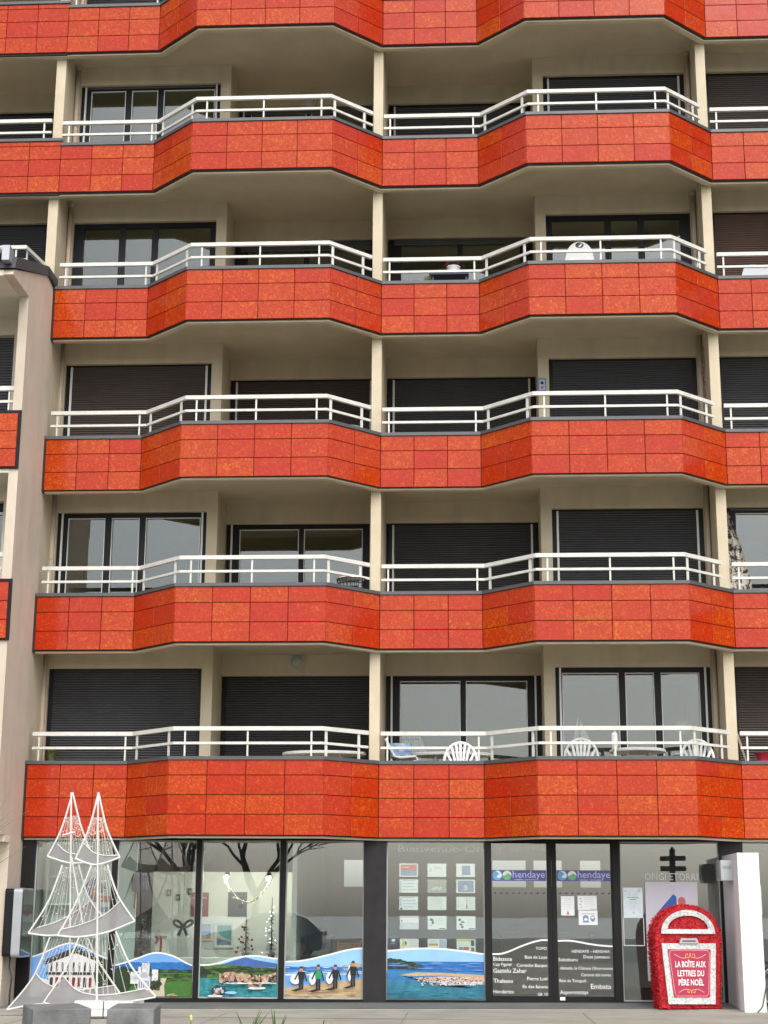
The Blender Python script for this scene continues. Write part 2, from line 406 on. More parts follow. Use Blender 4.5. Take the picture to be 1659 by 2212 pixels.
CFG = {  # floor: (A shallow, A deep, B deep, B shallow, C shallow)
 1: (('S', SHUT_K, 0), ('S', SHUT_K, 0), ('W', 1, 0), ('W', 1, 0), ('S', SHUT_B, 0)),
 2: (('W', 1, 0), ('W', 1, 0), ('S', SHUT_K, 1), ('S', SHUT_K, 1), ('W', 0, .05)),
 3: (('S', SHUT_B, 1), ('S', SHUT_B, 1), ('S', SHUT_K, 1), ('S', SHUT_K, 0), ('S', SHUT_K, 0)),
 4: (('W', 0, 0), ('W', 0, .2), ('W', 0, .12), ('W', 0, 0), ('S', SHUT_R, 0)),
 5: (('W', 1, .05), ('W', 1, .14), ('S', SHUT_K, 1), ('S', SHUT_K, 1), ('S', SHUT_B, 0)),
 6: (('S', SHUT_K, 0), ('S', SHUT_K, 0), ('S', SHUT_K, 0), ('S', SHUT_K, 0), ('S', SHUT_K, 0))}
def opening(cfg, x0, x1, z0, z1, yf, deep, flip):
    if cfg[0] == 'S': shutter(x0, x1, z0, z1, yf, cfg[1], cfg[2])
    else: window(x0, x1, z0, z1, yf, P2 if deep else P3, cfg[1], flip=flip, down=cfg[2], seal=(cfg[1] or not deep) and not (z0 > 11 and z0 < 13))
for n in range(1, 7):
    zf, zs, zl = ZT[n]-.5, ZB[n+1]+.2, ZB[n+1]-.17
    for k, (a, c) in FINS.items():
        if k == 'L' and n < 4: a, c = -7.42, -7.288
        fin(a, c, n)
    # walls: shallow pier + lintel, deep lintel, for A, its mirror B and the next unit C
    for u, f in (('A', lambda x: x), ('B', mirb), ('C', lambda x: x+11.61)):
        def xb(b, x0, x1, *r): a, c = sorted((f(x0), f(x1))); b.box(a, c, *r)
        b = MB(); xb(b, -7.315, -4.38, .92, 1.12, zl, zs); xb(b, -4.57, -4.38, .92, 1.12, zf, zl); xb(b, -7.315, -7.215, .92, 1.12, zf, zl)
        xb(b, -4.57, -4.38, 1.12, 2.07, zf, zs)
        b.build('front_wall', BEIGE, BLD)
        b = MB(); xb(b, -4.38, -1.655, 1.87, 2.07, zl, zs); b.build('rear_wall', BEIGE, BLD)
        i = {'A': (0, 1), 'B': (3, 2), 'C': (4, 1)}[u]
        a, c = sorted((f(-7.215), f(-4.57))); opening(CFG[n][i[0]], a, c, zf+.02, zl, 1.0, False, u == 'B')
        a, c = sorted((f(-4.36), f(-1.68))); opening(CFG[n][i[1]], a, c, zf+.02, zl, 1.94, True, u == 'B')
        # downpipe in the corner by the fin, with collars
        px = f(-7.262); b = MB(); b.tube([(px, .855, zf), (px, .855, zs-.02)], .043, 10)
        dp = b.build('downpipe', PIPE, BLD, smooth=True)
        b = MB(); b.tube([(px, .855, zf+1.32), (px, .855, zf+1.345)], .052, 10)
        if n >= 4: b.tube([(px, .855, zs-.10), (px, .855, zs-.02)], .055, 10)
        b.box(px-.075*(1 if u != 'B' else -1)-.012, px-.075*(1 if u != 'B' else -1)+.012, .84, .87, zf+1.31, zf+1.36)
        b.build('pipe_collar', PIPE, dp)
    # rooms behind
    bx('back_wall', ROOM, BLD, -13 if n >= 4 else -7.3, 10.2, 6.0, 6.2, zf, zs)
# rooms left of the tall fin on the upper floors
for n in (4, 5):
    zf, zs, zl = ZT[n]-.5, ZB[n+1]+.2, ZB[n+1]-.17
    yy = .92 if n == 4 else 1.87
    MB().box(-13, -7.49, yy, yy+.2, zl, zs).build('front_wall', BEIGE, BLD)
    shutter(-10.2, -7.5, zf+.02, zl, yy+.07, SHUT_K, 0)
    MB().box(-13, -10.2, yy, yy+.2, zf, zl).build('front_wall', BEIGE, BLD)
MB().box(-13, -7.3, .17, 6.4, ZB[4]+.2, ZT[4]-.5).build('balcony_slab', SOFF, BLD)
# railings
def railing(path, zt, posts, name='railing'):
    zr0, zr1 = zt+.503, zt+.273
    def run(z, h, w):
        b = MB(); a, c = offset(path, -w/2), offset(path, w/2); m = len(a)
        vs = [(x,y,q) for q in (z-h/2, z+h/2) for x, y in a]+[(x,y,q) for q in (z-h/2, z+h/2) for x, y in c]; fs = []
        for i in range(m-1): fs += [(i,i+1,m+i+1,m+i),(2*m+i+1,2*m+i,3*m+i,3*m+i+1),(m+i,m+i+1,3*m+i+1,3*m+i),(i+1,i,2*m+i,2*m+i+1)]
        fs += [(0,m,3*m,2*m),(2*m-1,m-1,3*m-1,4*m-1)]
        b.add(vs, fs); return b
    o = run(zr0, .064, .055).build(name, WHITE, BLD)
    run(zr1, .040, .036).build('mid_rail', WHITE, o)
    for seg, t, w in posts:
        (x0, y0), (x1, y1) = path[seg], path[seg+1]; x, y = x0+(x1-x0)*t, y0+(y1-y0)*t
        b = MB(); ang = math.atan2(y1-y0, x1-x0)
        d = Vector((math.cos(ang), math.sin(ang), 0))*w/2
        b.beam((x-d.x, y-d.y, zt+.262), (x+d.x, y+d.y, zt+.262), .012, .41); b.build('post', WHITE, o)
    return o
for n in range(1, 7):
    for u in 'ABC':
        b0 = BASE[u]; pth = offset(unit_path(b0), .12)
        s = pth[0]; pth[0] = (b0+(.075 if u == 'A' else .02), .12)
        if n >= 5 and u == 'A': pth[0] = (b0-.02, .12)
        (x0, y0), (x1, y1) = pth[3], pth[4]; xe = b0+5.79-.18; t = (xe-x0)/(x1-x0); pth[4] = (xe, y0+(y1-y0)*t)
        railing(pth, ZT[n], [(0, .065, .028), (0, .925, .028), (1, .10, .05), (1, .88, .05), (2, .075, .028), (2, .5, .028), (2, .93, .028), (3, .09, .05), (3, .80, .05)])
railing([(-13, .12), (-7.5, .12)], ZT[5]+.06, [(0, .975, .03), (0, .80, .03), (0, .6, .03)])
railing([(-13, -.62), (-7.62, -.62), (-7.50, .15)], ZT[4]+.03, [(0, .97, .03), (0, .8, .03), (1, .1, .04), (1, .8, .04)])
# ---------------------------------------------------------------- neighbouring lower wing on the left
WNG = thing('neighbouring_wing', 'lower cream wing with sloping roof projecting at the left edge', 'building', (-9.5, -.6, 0))
WO = (-9.5, -.6, 0)
XW = -7.265
b = MB(); b.yprism([(-1.44, 2.5), (-1.44, 11.25), (-2.40, 11.25), (-2.33, 11.36), (-.45, 12.03), (.17, 12.03), (.17, 2.5)], XW-.155, XW)
b.yprism([(-.64, -.2), (-.64, 2.5), (.9, 2.5), (.9, -.2)], XW-.155, XW)
b.build('side_wall', PINKB, WNG, WO)
b = MB(); b.yprism([(-2.40, 11.36), (-2.33, 11.58), (-.45, 12.20), (.16, 12.20), (.16, 12.04), (-.45, 12.03)], -13, XW+.03); b.build('roof', mat('roof_zinc_dark', (.045, .045, .05), .5, .2, 3), WNG, WO)
b = MB(); b.box(-13, XW-.16, -2.36, -.4, 11.25, 11.345); b.build('eave_soffit', CREAM, WNG, WO)
b = MB(); pr_ = arc((-2.46, 11.66), .085, 180, 360, 8); b.yprism(pr_+[(q[0]*.0+(-2.46)+(q[0]+2.46)*.9, 11.66+(q[1]-11.66)*.9) for q in pr_[::-1]], -13, XW-.14)
b.box(-7.42, -7.30, -2.55, -2.3, 11.44, 11.69); b.build('gutter', ALU, WNG, WO)
b = MB(); b.box(-13, XW-.156, -2.34, -2.28, 11.35, 11.55); b.build('fascia', BLACKF, WNG, WO)
b = MB(); b.beam((XW+.01, -.46, 12.10), (XW+.01, .0, 12.02), .05, .08); b.build('flashing', BLACKF, WNG, WO)
b = MB(); b.box(-13, XW-.5, -.45, -.25, 10.95, 11.25); b.box(-13, XW-.5, -.45, -.25, 8.0, 8.5); b.box(-13, XW-.5, -.45, -.25, 5.2, 5.7); b.box(-13, XW-.16, -.64, -.4, -.2, 2.5); b.box(-13, XW-.156, -.3, 0, 2.5, 5.2)
b.box(XW-.5, XW-.156, -.45, .0, 2.5, 11.25); b.build('front_wall', CREAM, WNG, WO)
b = MB(); b.box(-13, XW-.156, -1.44, -.25, 5.4, 5.55); b.box(-13, XW-.156, -1.44, -.25, 8.22, 8.36); b.box(-13, XW-.156, -1.44, -.4, 2.5, 2.75); b.box(-13, XW-.157, -1.44, -1.3, 2.75, 5.4); b.build('floor_slab', CREAM, WNG, WO)
def wtiles(z0, z1, xr):
    o = MB().box(-13, xr+.045, -1.475, -1.442, z0-.02, z1+.06).build('balcony_panel', BLACKF, WNG, WO)
    rows = 3; h = (z1-z0)/rows; n = 9; w = .62
    for r_ in range(rows):
        for i in range(2):
            me = tile_mesh(w, h); t = bpy.data.objects.new('tile', me); COL.objects.link(t); t.parent = o
            t.location = (xr-w*(i+.5)-WO[0], -1.476-WO[1], z0+h*(r_+.5))
    rs = MB()
    for r_ in range(rows):
        for i in range(2, n):
            me = tile_mesh(w, h); c = Vector((xr-w*(i+.5), -1.476, z0+h*(r_+.5))); rs.add([c+v.co for v in me.vertices], [tuple(q.vertices) for q in me.polygons])
    rs.build('tiles', TILE, o, WO, recalc=False, kind='stuff')
    zc = z1+.07
    r = MB().box(-13, -7.43, -1.33, -1.27, zc+.38, zc+.455).build('railing', WHITE, WNG, WO)
    bx('mid_rail', WHITE, r, -13, -7.43, -1.32, -1.28, zc+.17, zc+.215, off=WO)
    for x in (-7.53, -8.6, -9.8): bx('post', WHITE, r, x-.014, x+.014, -1.31, -1.29, zc-.1, zc+.38, off=WO)
wtiles(8.302, 9.204, -7.305); wtiles(5.501, 6.404, -7.283)
f = MB().box(-13, XW-.5, -.30, -.26, 8.36, 10.95).build('roller_shutter', BLACKF, WNG, WO)
b = MB(); vs = []; k = 0; z = 8.4
while z < 10.93:
    for dz, dy in ((0, 0), (.012, -.012), (.028, -.014), (.042, -.010)): vs += [(-13, -.305+dy, z+dz), (XW-.51, -.305+dy, z+dz)]; k += 1
    z += .05
b.add(vs, [(2*i, 2*i+1, 2*i+3, 2*i+2) for i in range(k-1)]); b.build('slats', SHUT_K, f, WO, recalc=False, kind='stuff')
w = MB().box(-13, XW-.5, -.3, -.25, 7.8, 8.05).build('window', BLACKF, WNG, WO)
bx('pane', GLASS, w, -13, XW-.5, -.28, -.27, 5.6, 7.8, off=WO)
bx('seal', TRIMW, w, -13, XW-.5, -.315, -.301, 7.80, 7.84, off=WO)
bx('inner_wall', ROOM, WNG, -13, XW-.16, 2.0, 2.1, 2.5, 11.2, off=WO)
bx('ground_ledge', CREAM, WNG, -13, XW-.0, -.95, -.645, 2.40, 2.499, off=WO)

# ---------------------------------------------------------------- shop front
YG = .2
SHOPK = mat('shop_dark_frame', (.010, .0095, .0095), .5, .15, 3, spec=.25)
SHOPP = mat('shop_dark_panel', (.024, .023, .024), .6, .25, 5, spec=.25)
b = MB(); b.box(-7.26, 11, YG-.08, YG+.10, 2.47, 2.60); HEAD = b.build('shop_head', SHOPK, BLD)
b = MB(); b.box(-7.26, 11, YG-.06, YG+.08, -.10, .03); b.build('shop_sill', SHOPK, BLD)
for a, c, m in ((-7.26, -7.05, SHOPK), (-1.72, -1.36, SHOPP), (3.91, 4.28, SHOPK), (9.9, 10.3, SHOPP)):
    MB().box(a, c, YG-.09, YG+.12, -.10, 2.47).build('shop_pillar', m, BLD)
for a, c in ((-5.79, -5.70), (-4.42, -4.335), (-3.065, -2.975), (.2, .30), (2.225, 2.345), (5.9, 5.98), (7.7, 7.78)):
    MB().box(a, c, YG-.07, YG+.09, .03, 2.47).build('mullion', SHOPK, BLD)
PANES = []
for a, c in ((-7.05, -5.79), (-5.70, -4.42), (-4.335, -3.065), (-2.975, -1.72), (-1.36, .2), (2.345, 3.91), (4.28, 5.9), (5.98, 7.7), (7.78, 9.9)):
    w = MB(); w.box(a, c, YG-.012, YG+.03, 2.445, 2.47); w.box(a, c, YG-.012, YG+.03, .03, .05); w.box(a, a+.018, YG-.011, YG+.029, .05, 2.445); w.box(c-.018, c, YG-.011, YG+.029, .05, 2.445)
    w = w.build('shop_window', mat('pale_shop_bead', (.42, .45, .44), .5), BLD)
    bx('pane', SGLASS, w, a+.014, c-.014, YG, YG+.01, .046, 2.449); PANES.append(w)
    for t in (.36, .68):
        MB().box(a+(c-a)*t-.006, a+(c-a)*t+.006, YG-.02, YG+.005, 2.44, 2.50).build('clip', ALU, w)
DOORS = []
for a, c in ((.30, 1.262), (1.266, 2.225)):
    d = MB(); l_ = .012 if a < 1 else .075; r_ = .075 if a < 1 else .025
    d.box(a, a+l_, YG-.04, YG+.02, .0, 2.47); d.box(c-r_, c, YG-.04, YG+.02, .0, 2.47); d.box(a+l_, c-r_, YG-.04, YG+.02, 2.44, 2.47); d.box(a+l_, c-r_, YG-.04, YG+.02, .0, .10)
    d = d.build('shop_door', SHOPK, BLD); bx('pane', SGLASS, d, a+l_-.004, c-r_+.004, YG-.012, YG-.004, .096, 2.444); DOORS.append(d)
# print on the glass
YD = YG-.006
def pm(name, col, var=.12, sc=9, col2=None): return mat('print_'+name, col, .45, var, sc, col2=col2)
PW = pm('white', (.82, .82, .80), .02); SKYB = pm('sky', (.16, .36, .72), .10, 2); SKYL = pm('lightsky', (.28, .52, .80), .1, 2)
SEAB = pm('sea', (.02, .14, .42), .3, 12); TEAL = pm('teal', (.012, .15, .19), .5, 14, col2=(.05, .36, .38)); GRN = pm('green', (.035, .12, .02), .4, 12, col2=(.10, .20, .04)); DGR = pm('darkgreen', (.006, .02, .008), .4, 20, col2=(.03, .06, .02))
ROCK = pm('rock', (.36, .20, .12), .4, 14, col2=(.60, .42, .30)); SAND = pm('sand', (.50, .36, .20), .12, 14); DARKR = pm('darkrock', (.03, .03, .03), .5, 20); BLK = pm('black', (.008, .009, .012), .2); MNT = pm('mountain', (.05, .12, .36), .2, 6); SKIN = pm('skin', (.50, .26, .16), .1); PGR = pm('teegreen', (.01, .30, .12), .1)
LGH = pm('lighthouse', (.82, .82, .80), .03); HOUSE = pm('house', (.70, .70, .70), .08, 20); REDP = pm('maroon', (.22, .02, .02), .2); PATH = pm('path', (.55, .47, .34), .1, 12); GREYP = pm('grey', (.45, .48, .52), .1); BLUEP = pm('navy', (.02, .03, .10), .2); ORG = pm('roofs', (.46, .22, .12), .5, 40, col2=(.7, .62, .55)); DKB = pm('indigo', (.09, .10, .32), .1)
def wave(pts, n=24):   # smooth curve through control points
    out = []
    for i in range(n+1):
        t = i/n*(len(pts)-1); k = min(int(t), len(pts)-2); u = t-k
        p0, p1, p2, p3 = pts[max(k-1, 0)], pts[k], pts[k+1], pts[min(k+2, len(pts)-1)]
        z = .5*((2*p1[1])+(-p0[1]+p2[1])*u+(2*p0[1]-5*p1[1]+4*p2[1]-p3[1])*u*u+(-p0[1]+3*p1[1]-3*p2[1]+p3[1])*u**3)
        out.append((p1[0]+(p2[0]-p1[0])*u, z))
    return out
def decal(parent, x0, x1, top, layers, name='window_print', white=.016):
    """flat printed film: a base polygon under the wave and printed shapes over it"""
    b = MB(); ms = []
    def lay_(poly, m, k):
        if m not in ms: ms.append(m)
        b.cm = ms.index(m); b.add([(x, YD-.0004*k, z) for x, z in poly], [list(range(len(poly)))])
    w = wave(top)
    lay_([(x0, .05), (x1, .05)]+[(x, z+white) for x, z in w[::-1]], PW, 0)
    k = 1
    for poly, m in layers:
        # clip to below the wave
        q = []
        for x, z in poly:
            x = min(max(x, x0), x1)
            for (xa, za), (xb, zb_) in zip(w, w[1:]):
                if xa <= x <= xb+1e-6: z = min(z, za+(zb_-za)*(x-xa)/(xb-xa+1e-9)-.008); break
            q.append((x, z))
        lay_(q, m, k); k += 1
    return b.build(name, ms, parent, recalc=False)
def band(x0, x1, zlo, zhi, n=24, jl=0, jh=0):
    lo = [(x0+(x1-x0)*i/n, (zlo if not callable(zlo) else zlo(i/n))+random.uniform(-jl, jl)) for i in range(n+1)]
    hi = [(x0+(x1-x0)*i/n, (zhi if not callable(zhi) else zhi(i/n))+random.uniform(-jh, jh)) for i in range(n+1)]
    return lo+hi[::-1]
def blob(cx, cz, rx, rz, n=12, j=.2): return [(cx+rx*math.cos(2*math.pi*i/n)*(1+random.uniform(-j, j)), cz+rz*math.sin(2*math.pi*i/n)*(1+random.uniform(-j, j))) for i in range(n)]
def speck(x0, x1, z0, z1, n, sx, sz, ms, f=None):
    out = []
    while len(out) < n:
        x, z = random.uniform(x0, x1), random.uniform(z0, z1)
        if f and not f(x, z): n -= 1; continue
        out.append((blob(x, z, sx*random.uniform(.5, 1.4), sz*random.uniform(.5, 1.4), 7, .35), random.choice(ms)))
    return out
def rect(x0, x1, z0, z1): return [(x0, z0), (x1, z0), (x1, z1), (x0, z1)]
# 1: old houses under a blue sky
L = [(band(-7.03, -5.81, .05, 1.2), SKYB), (band(-7.03, -5.81, .05, .3, 24, 0, .01), HOUSE)]
L += [([(-6.75, .30), (-6.75, .58), (-6.32, .74), (-5.86, .55), (-5.86, .3)], HOUSE), ([(-6.82, .52), (-6.32, .70), (-5.81, .52), (-5.81, .60), (-6.32, .80), (-6.82, .60)], DARKR)]
for i in range(10): x = -6.72+i*.09; L += [(rect(x, x+.03, .42, .56), DARKR), (rect(x, x+.05, .18, .33), REDP if i % 3 else DARKR)]
L += [(band(-6.78, -5.86, .37, .41), DARKR), (band(-6.9, -5.81, .05, .14, 24, 0, .02), GREYP), (blob(-5.9, .35, .12, .3), DGR), (blob(-6.5, .17, .03, .06), pm('dress', (.3, .05, .25)))]
L += speck(-6.8, -5.86, .08, .16, 30, .03, .02, [DGR, GREYP, ROCK])
decal(PANES[0], -7.03, -5.81, [(-7.03, .64), (-6.4, .85), (-5.81, .62)], L)
# 2: castle on the coast
L = [(band(-5.68, -4.44, .05, 1), SKYB), (band(-5.68, -4.44, .05, .57, 24, 0, .006), SEAB), (band(-5.68, -4.44, .05, .46, 24, 0, .012), DGR), (band(-5.68, -4.44, .05, .41, 24, 0, .005), GRN), (band(-4.95, -4.44, .05, .28), pm('field', (.05, .15, .02), .2)),
     ([(-5.3, .05), (-4.86, .05), (-4.88, .22), (-4.84, .33), (-4.93, .33), (-4.97, .2), (-5.2, .12)], PATH), (blob(-5.55, .3, .16, .22), DGR), (blob(-5.02, .24, .1, .09), DGR)]
L += [(rect(-5.42, -5.14, .24, .42), HOUSE), (rect(-5.24, -5.12, .3, .56), HOUSE), (rect(-5.30, -5.25, .4, .50), HOUSE), (rect(-5.08, -4.98, .28, .46), HOUSE), (rect(-5.3, -5.1, .14, .34), HOUSE), ([(-5.32, .33), (-5.2, .43), (-5.08, .33)], GREYP)]
for i in range(5): L.append((rect(-5.28+i*.035, -5.265+i*.035, .18, .29), DKB))
for i in range(6): L.append((rect(-5.41+i*.026, -5.398+i*.026, .3, .36), GREYP))
L[4:4] = speck(-5.66, -4.46, .42, .46, 26, .05, .012, [DGR, GRN])+speck(-4.95, -4.46, .30, .41, 26, .06, .008, [GRN, DGR, pm('field', (.05, .15, .02), .2)])+speck(-4.9, -4.5, .08, .26, 14, .06, .01, [GRN, pm('field', (.05, .15, .02), .2)])
L += speck(-5.1, -4.93, .16, .30, 18, .025, .02, [DGR, pm('olive', (.09, .08, .03))])+speck(-5.38, -5.0, .30, .44, 24, .012, .014, [GREYP, DKB, LGH])+speck(-5.25, -5.13, .42, .60, 10, .010, .02, [HOUSE, GREYP])+speck(-4.8, -4.6, .06, .10, 10, .04, .01, [ROCK, SAND])
decal(PANES[1], -5.68, -4.44, [(-5.68, .52), (-5.4, .60), (-5.05, .71), (-4.75, .66), (-4.44, .52)], L)
# 3: cliffs and a teal bay
L = [(band(-4.32, -3.08, .05, 1), SKYL), ([(-3.95, .55), (-3.8, .60), (-3.6, .665), (-3.45, .62), (-3.08, .56), (-3.08, .5), (-3.95, .5)], MNT), (band(-4.32, -3.08, .05, lambda t: .52+.03*math.sin(t*5), 24, 0, .008), GRN), (band(-4.32, -3.08, .3, lambda t: .5-.02*math.sin(t*9), 24, .02, .02), DGR), (band(-4.2, -3.08, .3, .44, 24, 0, .008), GRN), (band(-4.32, -3.08, .05, .335, 24, 0, .01), TEAL),
     (band(-4.0, -3.10, .27, lambda t: .40+.03*math.sin(t*7), 20, .02, .02), ROCK)]
for i in range(6): x = -3.9+i*.13+random.uniform(-.03, .03); L.append(([(x, .28), (x+.07, .27), (x+.02, .38)], DARKR))
L += [(blob(-3.42, .24, .12, .055), ROCK), (blob(-3.40, .19, .14, .018), PW), (blob(-4.0, .14, .11, .085, 10, .25), DARKR), (blob(-4.03, .13, .05, .05), ROCK), (blob(-4.05, .065, .14, .016), PW), (blob(-3.8, .12, .1, .02), SKYL), (blob(-3.7, .26, .2, .012), PW), (blob(-3.25, .27, .1, .012), PW)]
L[6:6] = speck(-4.3, -3.1, .40, .50, 60, .05, .01, [DGR, GRN, DGR])+speck(-4.3, -3.1, .06, .32, 60, .07, .006, [TEAL, pm('teallight', (.06, .34, .36)), pm('tealdark', (.006, .09, .12))])
L += speck(-3.98, -3.10, .28, .40, 70, .022, .018, [ROCK, pm('rocklight', (.62, .46, .34)), DARKR, pm('rockbrown', (.22, .12, .08))])+speck(-3.52, -3.32, .21, .28, 14, .02, .014, [ROCK, DARKR, pm('rocklight', (.62, .46, .34))])+speck(-4.08, -3.93, .09, .20, 14, .02, .02, [DARKR, pm('rockbrown', (.22, .12, .08)), GREYP])+speck(-4.0, -3.1, .255, .275, 26, .03, .005, [PW, SKYL])
decal(PANES[2], -4.32, -3.08, [(-4.32, .53), (-4.1, .545), (-3.75, .64), (-3.45, .675), (-3.08, .63)], L)
# 4: four surfers walking up the beach
L = [(band(-2.96, -1.74, .05, 1), SKYL), (band(-2.96, -1.74, .05, .52), SEAB), (band(-2.96, -1.74, .05, lambda t: .44+.02*t, 24, 0, .005), SKYL), (band(-2.96, -1.74, .05, lambda t: .40+.02*t, 24, 0, .004), PW), (band(-2.96, -1.74, .05, lambda t: .385+.02*t, 24, 0, .004), SKYB), (band(-2.96, -1.74, .05, lambda t: .20+.14*t, 24, 0, .006), SAND), (blob(-1.85, .55, .12, .03), SAND), (blob(-2.02, .535, .04, .015), ROCK)]
L += speck(-2.95, -1.75, .40, .52, 40, .10, .005, [SKYL, SEAB, SKYB, PW])+speck(-2.95, -1.75, .06, .2, 50, .06, .006, [SAND, pm('sanddark', (.38, .26, .14)), pm('sandlight', (.60, .46, .28))])
for i, (cx, z0, h) in enumerate(((-2.70, .165, .36), (-2.43, .155, .40), (-2.16, .185, .37), (-1.88, .215, .40))):
    q = h/.38
    L.append(([(cx-.16, z0-.01), (cx-.02, z0+.035), (cx+.02, z0+.02), (cx-.08, z0-.02)], BLK))
    if i != 3: L.append((blob(cx-.09, z0+.17*q, .055 if i else .085, .09 if i else .075, 14, .03), HOUSE))
    else: L.append((blob(cx-.055, z0+.2*q, .03, .12, 14, .03), HOUSE))
    L += [(rect(cx-.035, cx-.005, z0, z0+.18*q), BLK), (rect(cx+.005, cx+.035, z0+.01, z0+.18*q), BLK), ([(cx-.045, z0+.17*q), (cx+.045, z0+.17*q), (cx+.055, z0+.29*q), (cx-.05, z0+.3*q)], PGR if i == 1 else BLK),
          ([(cx+.04, z0+.29*q), (cx+.06, z0+.28*q), (cx+.10, z0+.15*q), (cx+.08, z0+.14*q)], BLK), ([(cx-.05, z0+.29*q), (cx-.03, z0+.28*q), (cx-.09, z0+.16*q), (cx-.11, z0+.17*q)], BLK),
          (blob(cx, z0+.335*q, .028, .036, 10, .05), SKIN), ([(cx-.03, z0+.345*q), (cx+.03, z0+.345*q), (cx+.02, z0+.38*q), (cx-.02, z0+.38*q)], DARKR)]
decal(PANES[3], -2.96, -1.74, [(-2.96, .59), (-2.7, .605), (-2.3, .69), (-1.95, .775), (-1.74, .80)], L)
# 5: harbour spit from the air
L = [(band(-1.345, .185, .05, 1), SKYL), (band(-1.345, .185, .05, .61), SEAB), (band(-1.345, -.75, .49, lambda t: .66-.13*t**1.6, 24, .004, .01), DGR), (band(-1.345, .185, .05, .34), pm('teal2', (.015, .12, .22), .4, 10, col2=(.04, .25, .32))),
     (band(-1.345, .185, .3, lambda t: .47-.02*t, 20), pm('sea2', (.03, .18, .40), .3, 10)), ([(-1.16, .40), (-.9, .445), (-.5, .44), (.185, .41), (.185, .36), (-.5, .40), (-.9, .39)], SAND),
     ([(-1.14, .40), (-.9, .33), (-.5, .24), (-.1, .21), (0, .215), (0, .22), (-.4, .245), (-.85, .36), (-.6, .38), (.185, .35), (.185, .27), (-.3, .24), (-.45, .25), (-.9, .345)], DARKR),
     ([(-.95, .36), (-.5, .385), (.185, .37), (.185, .30), (-.1, .30), (-.55, .30)], ORG), ([(-.85, .335), (-.4, .25), (.185, .27), (.185, .31), (-.1, .31), (-.5, .31)], pm('masts', (.25, .27, .3), .5, 60, col2=(.8, .8, .8)))]
L[3:3] = speck(-1.33, -.8, .50, .58, 30, .03, .01, [DGR, pm('olive', (.09, .08, .03))])+speck(-1.33, .17, .48, .60, 40, .12, .004, [SEAB, SKYB])
L += speck(-.9, .18, .31, .375, 90, .016, .008, [ORG, ROCK, HOUSE, DARKR, REDP])+speck(-.8, .18, .255, .31, 110, .014, .006, [HOUSE, GREYP, PW, DARKR])+speck(-1.33, .18, .06, .21, 50, .10, .006, [TEAL, pm('tealmid', (.02, .17, .28)), pm('tealdark', (.006, .09, .12))])+speck(-1.05, -.5, .40, .435, 20, .03, .006, [SAND, pm('sandlight', (.60, .46, .28))])
decal(PANES[4], -1.345, .185, [(-1.345, .765), (-.9, .80), (-.5, .80), (-.1, .76), (.185, .725)], L)
# doors: white wave, lettering, name band
def line_wave(parent, pts, w):
    b = MB(); q = wave(pts); n = len(q)
    b.add([(x, YD-.02, z) for x, z in q]+[(x, YD-.02, z+w) for x, z in q], [(i, i+1, n+i+1, n+i) for i in range(n-1)]); b.build('wave_line', PW, parent, recalc=False)
line_wave(DOORS[0], [(.314, .715), (.50, .735), (.80, .85), (1.05, .925), (1.186, .935)], .026)
line_wave(DOORS[1], [(1.342, .925), (1.55, .925), (1.9, .87), (2.2, .845)], .026)
YT = YD-.021
for s_, x, z, w_, al in (('TOPO', 1.166, .80, .17, 'RIGHT'), ('Bidassoa', .325, .630, .295, 'LEFT'), ('Baie de Loya', 1.168, .665, .345, 'RIGHT'), ('Cap Figuier', .325, .555, .295, 'LEFT'), ('Corniche Basque', 1.168, .54, .475, 'RIGHT'), ('Gaztelu Zahar', .325, .45, .52, 'LEFT'), ('Pierre Loti', 1.168, .338, .315, 'RIGHT'), ('Thalasso', .327, .297, .305, 'LEFT'), ('Ile des faisans', 1.168, .22, .385, 'RIGHT'), ('Hondartza', .325, .14, .315, 'LEFT'), ('GR 10', 1.168, .108, .155, 'RIGHT')):
    textmesh('lettering', s_, PW, x, YT, z, width=w_, parent=DOORS[0], align=al, bold=.005)
for s_, x, z, w_, al in (('HENDAYE \u2013 HENDAIA', 2.15, .76, .59, 'RIGHT'), ('Deux Jumeaux', 2.15, .675, .41, 'RIGHT'), ('Sokoburu', 1.347, .628, .295, 'LEFT'), ('Abbadia, le Ch\u00e2teau Observatoire', 2.19, .505, .82, 'RIGHT'), ('Camino del norte', 2.155, .405, .46, 'RIGHT'), ('Baie de Txingudi', 1.358, .315, .41, 'LEFT'), ('Embata', 2.157, .215, .315, 'RIGHT'), ('Asporotsttipi', 1.36, .135, .435, 'LEFT')):
    textmesh('lettering', s_, PW, x, YT, z, width=w_, parent=DOORS[1], align=al, bold=.005)
MB().box(1.36, 1.44, YG-.045, YG-.0405, .04, .09).build('door_sticker', PW, DOORS[1])
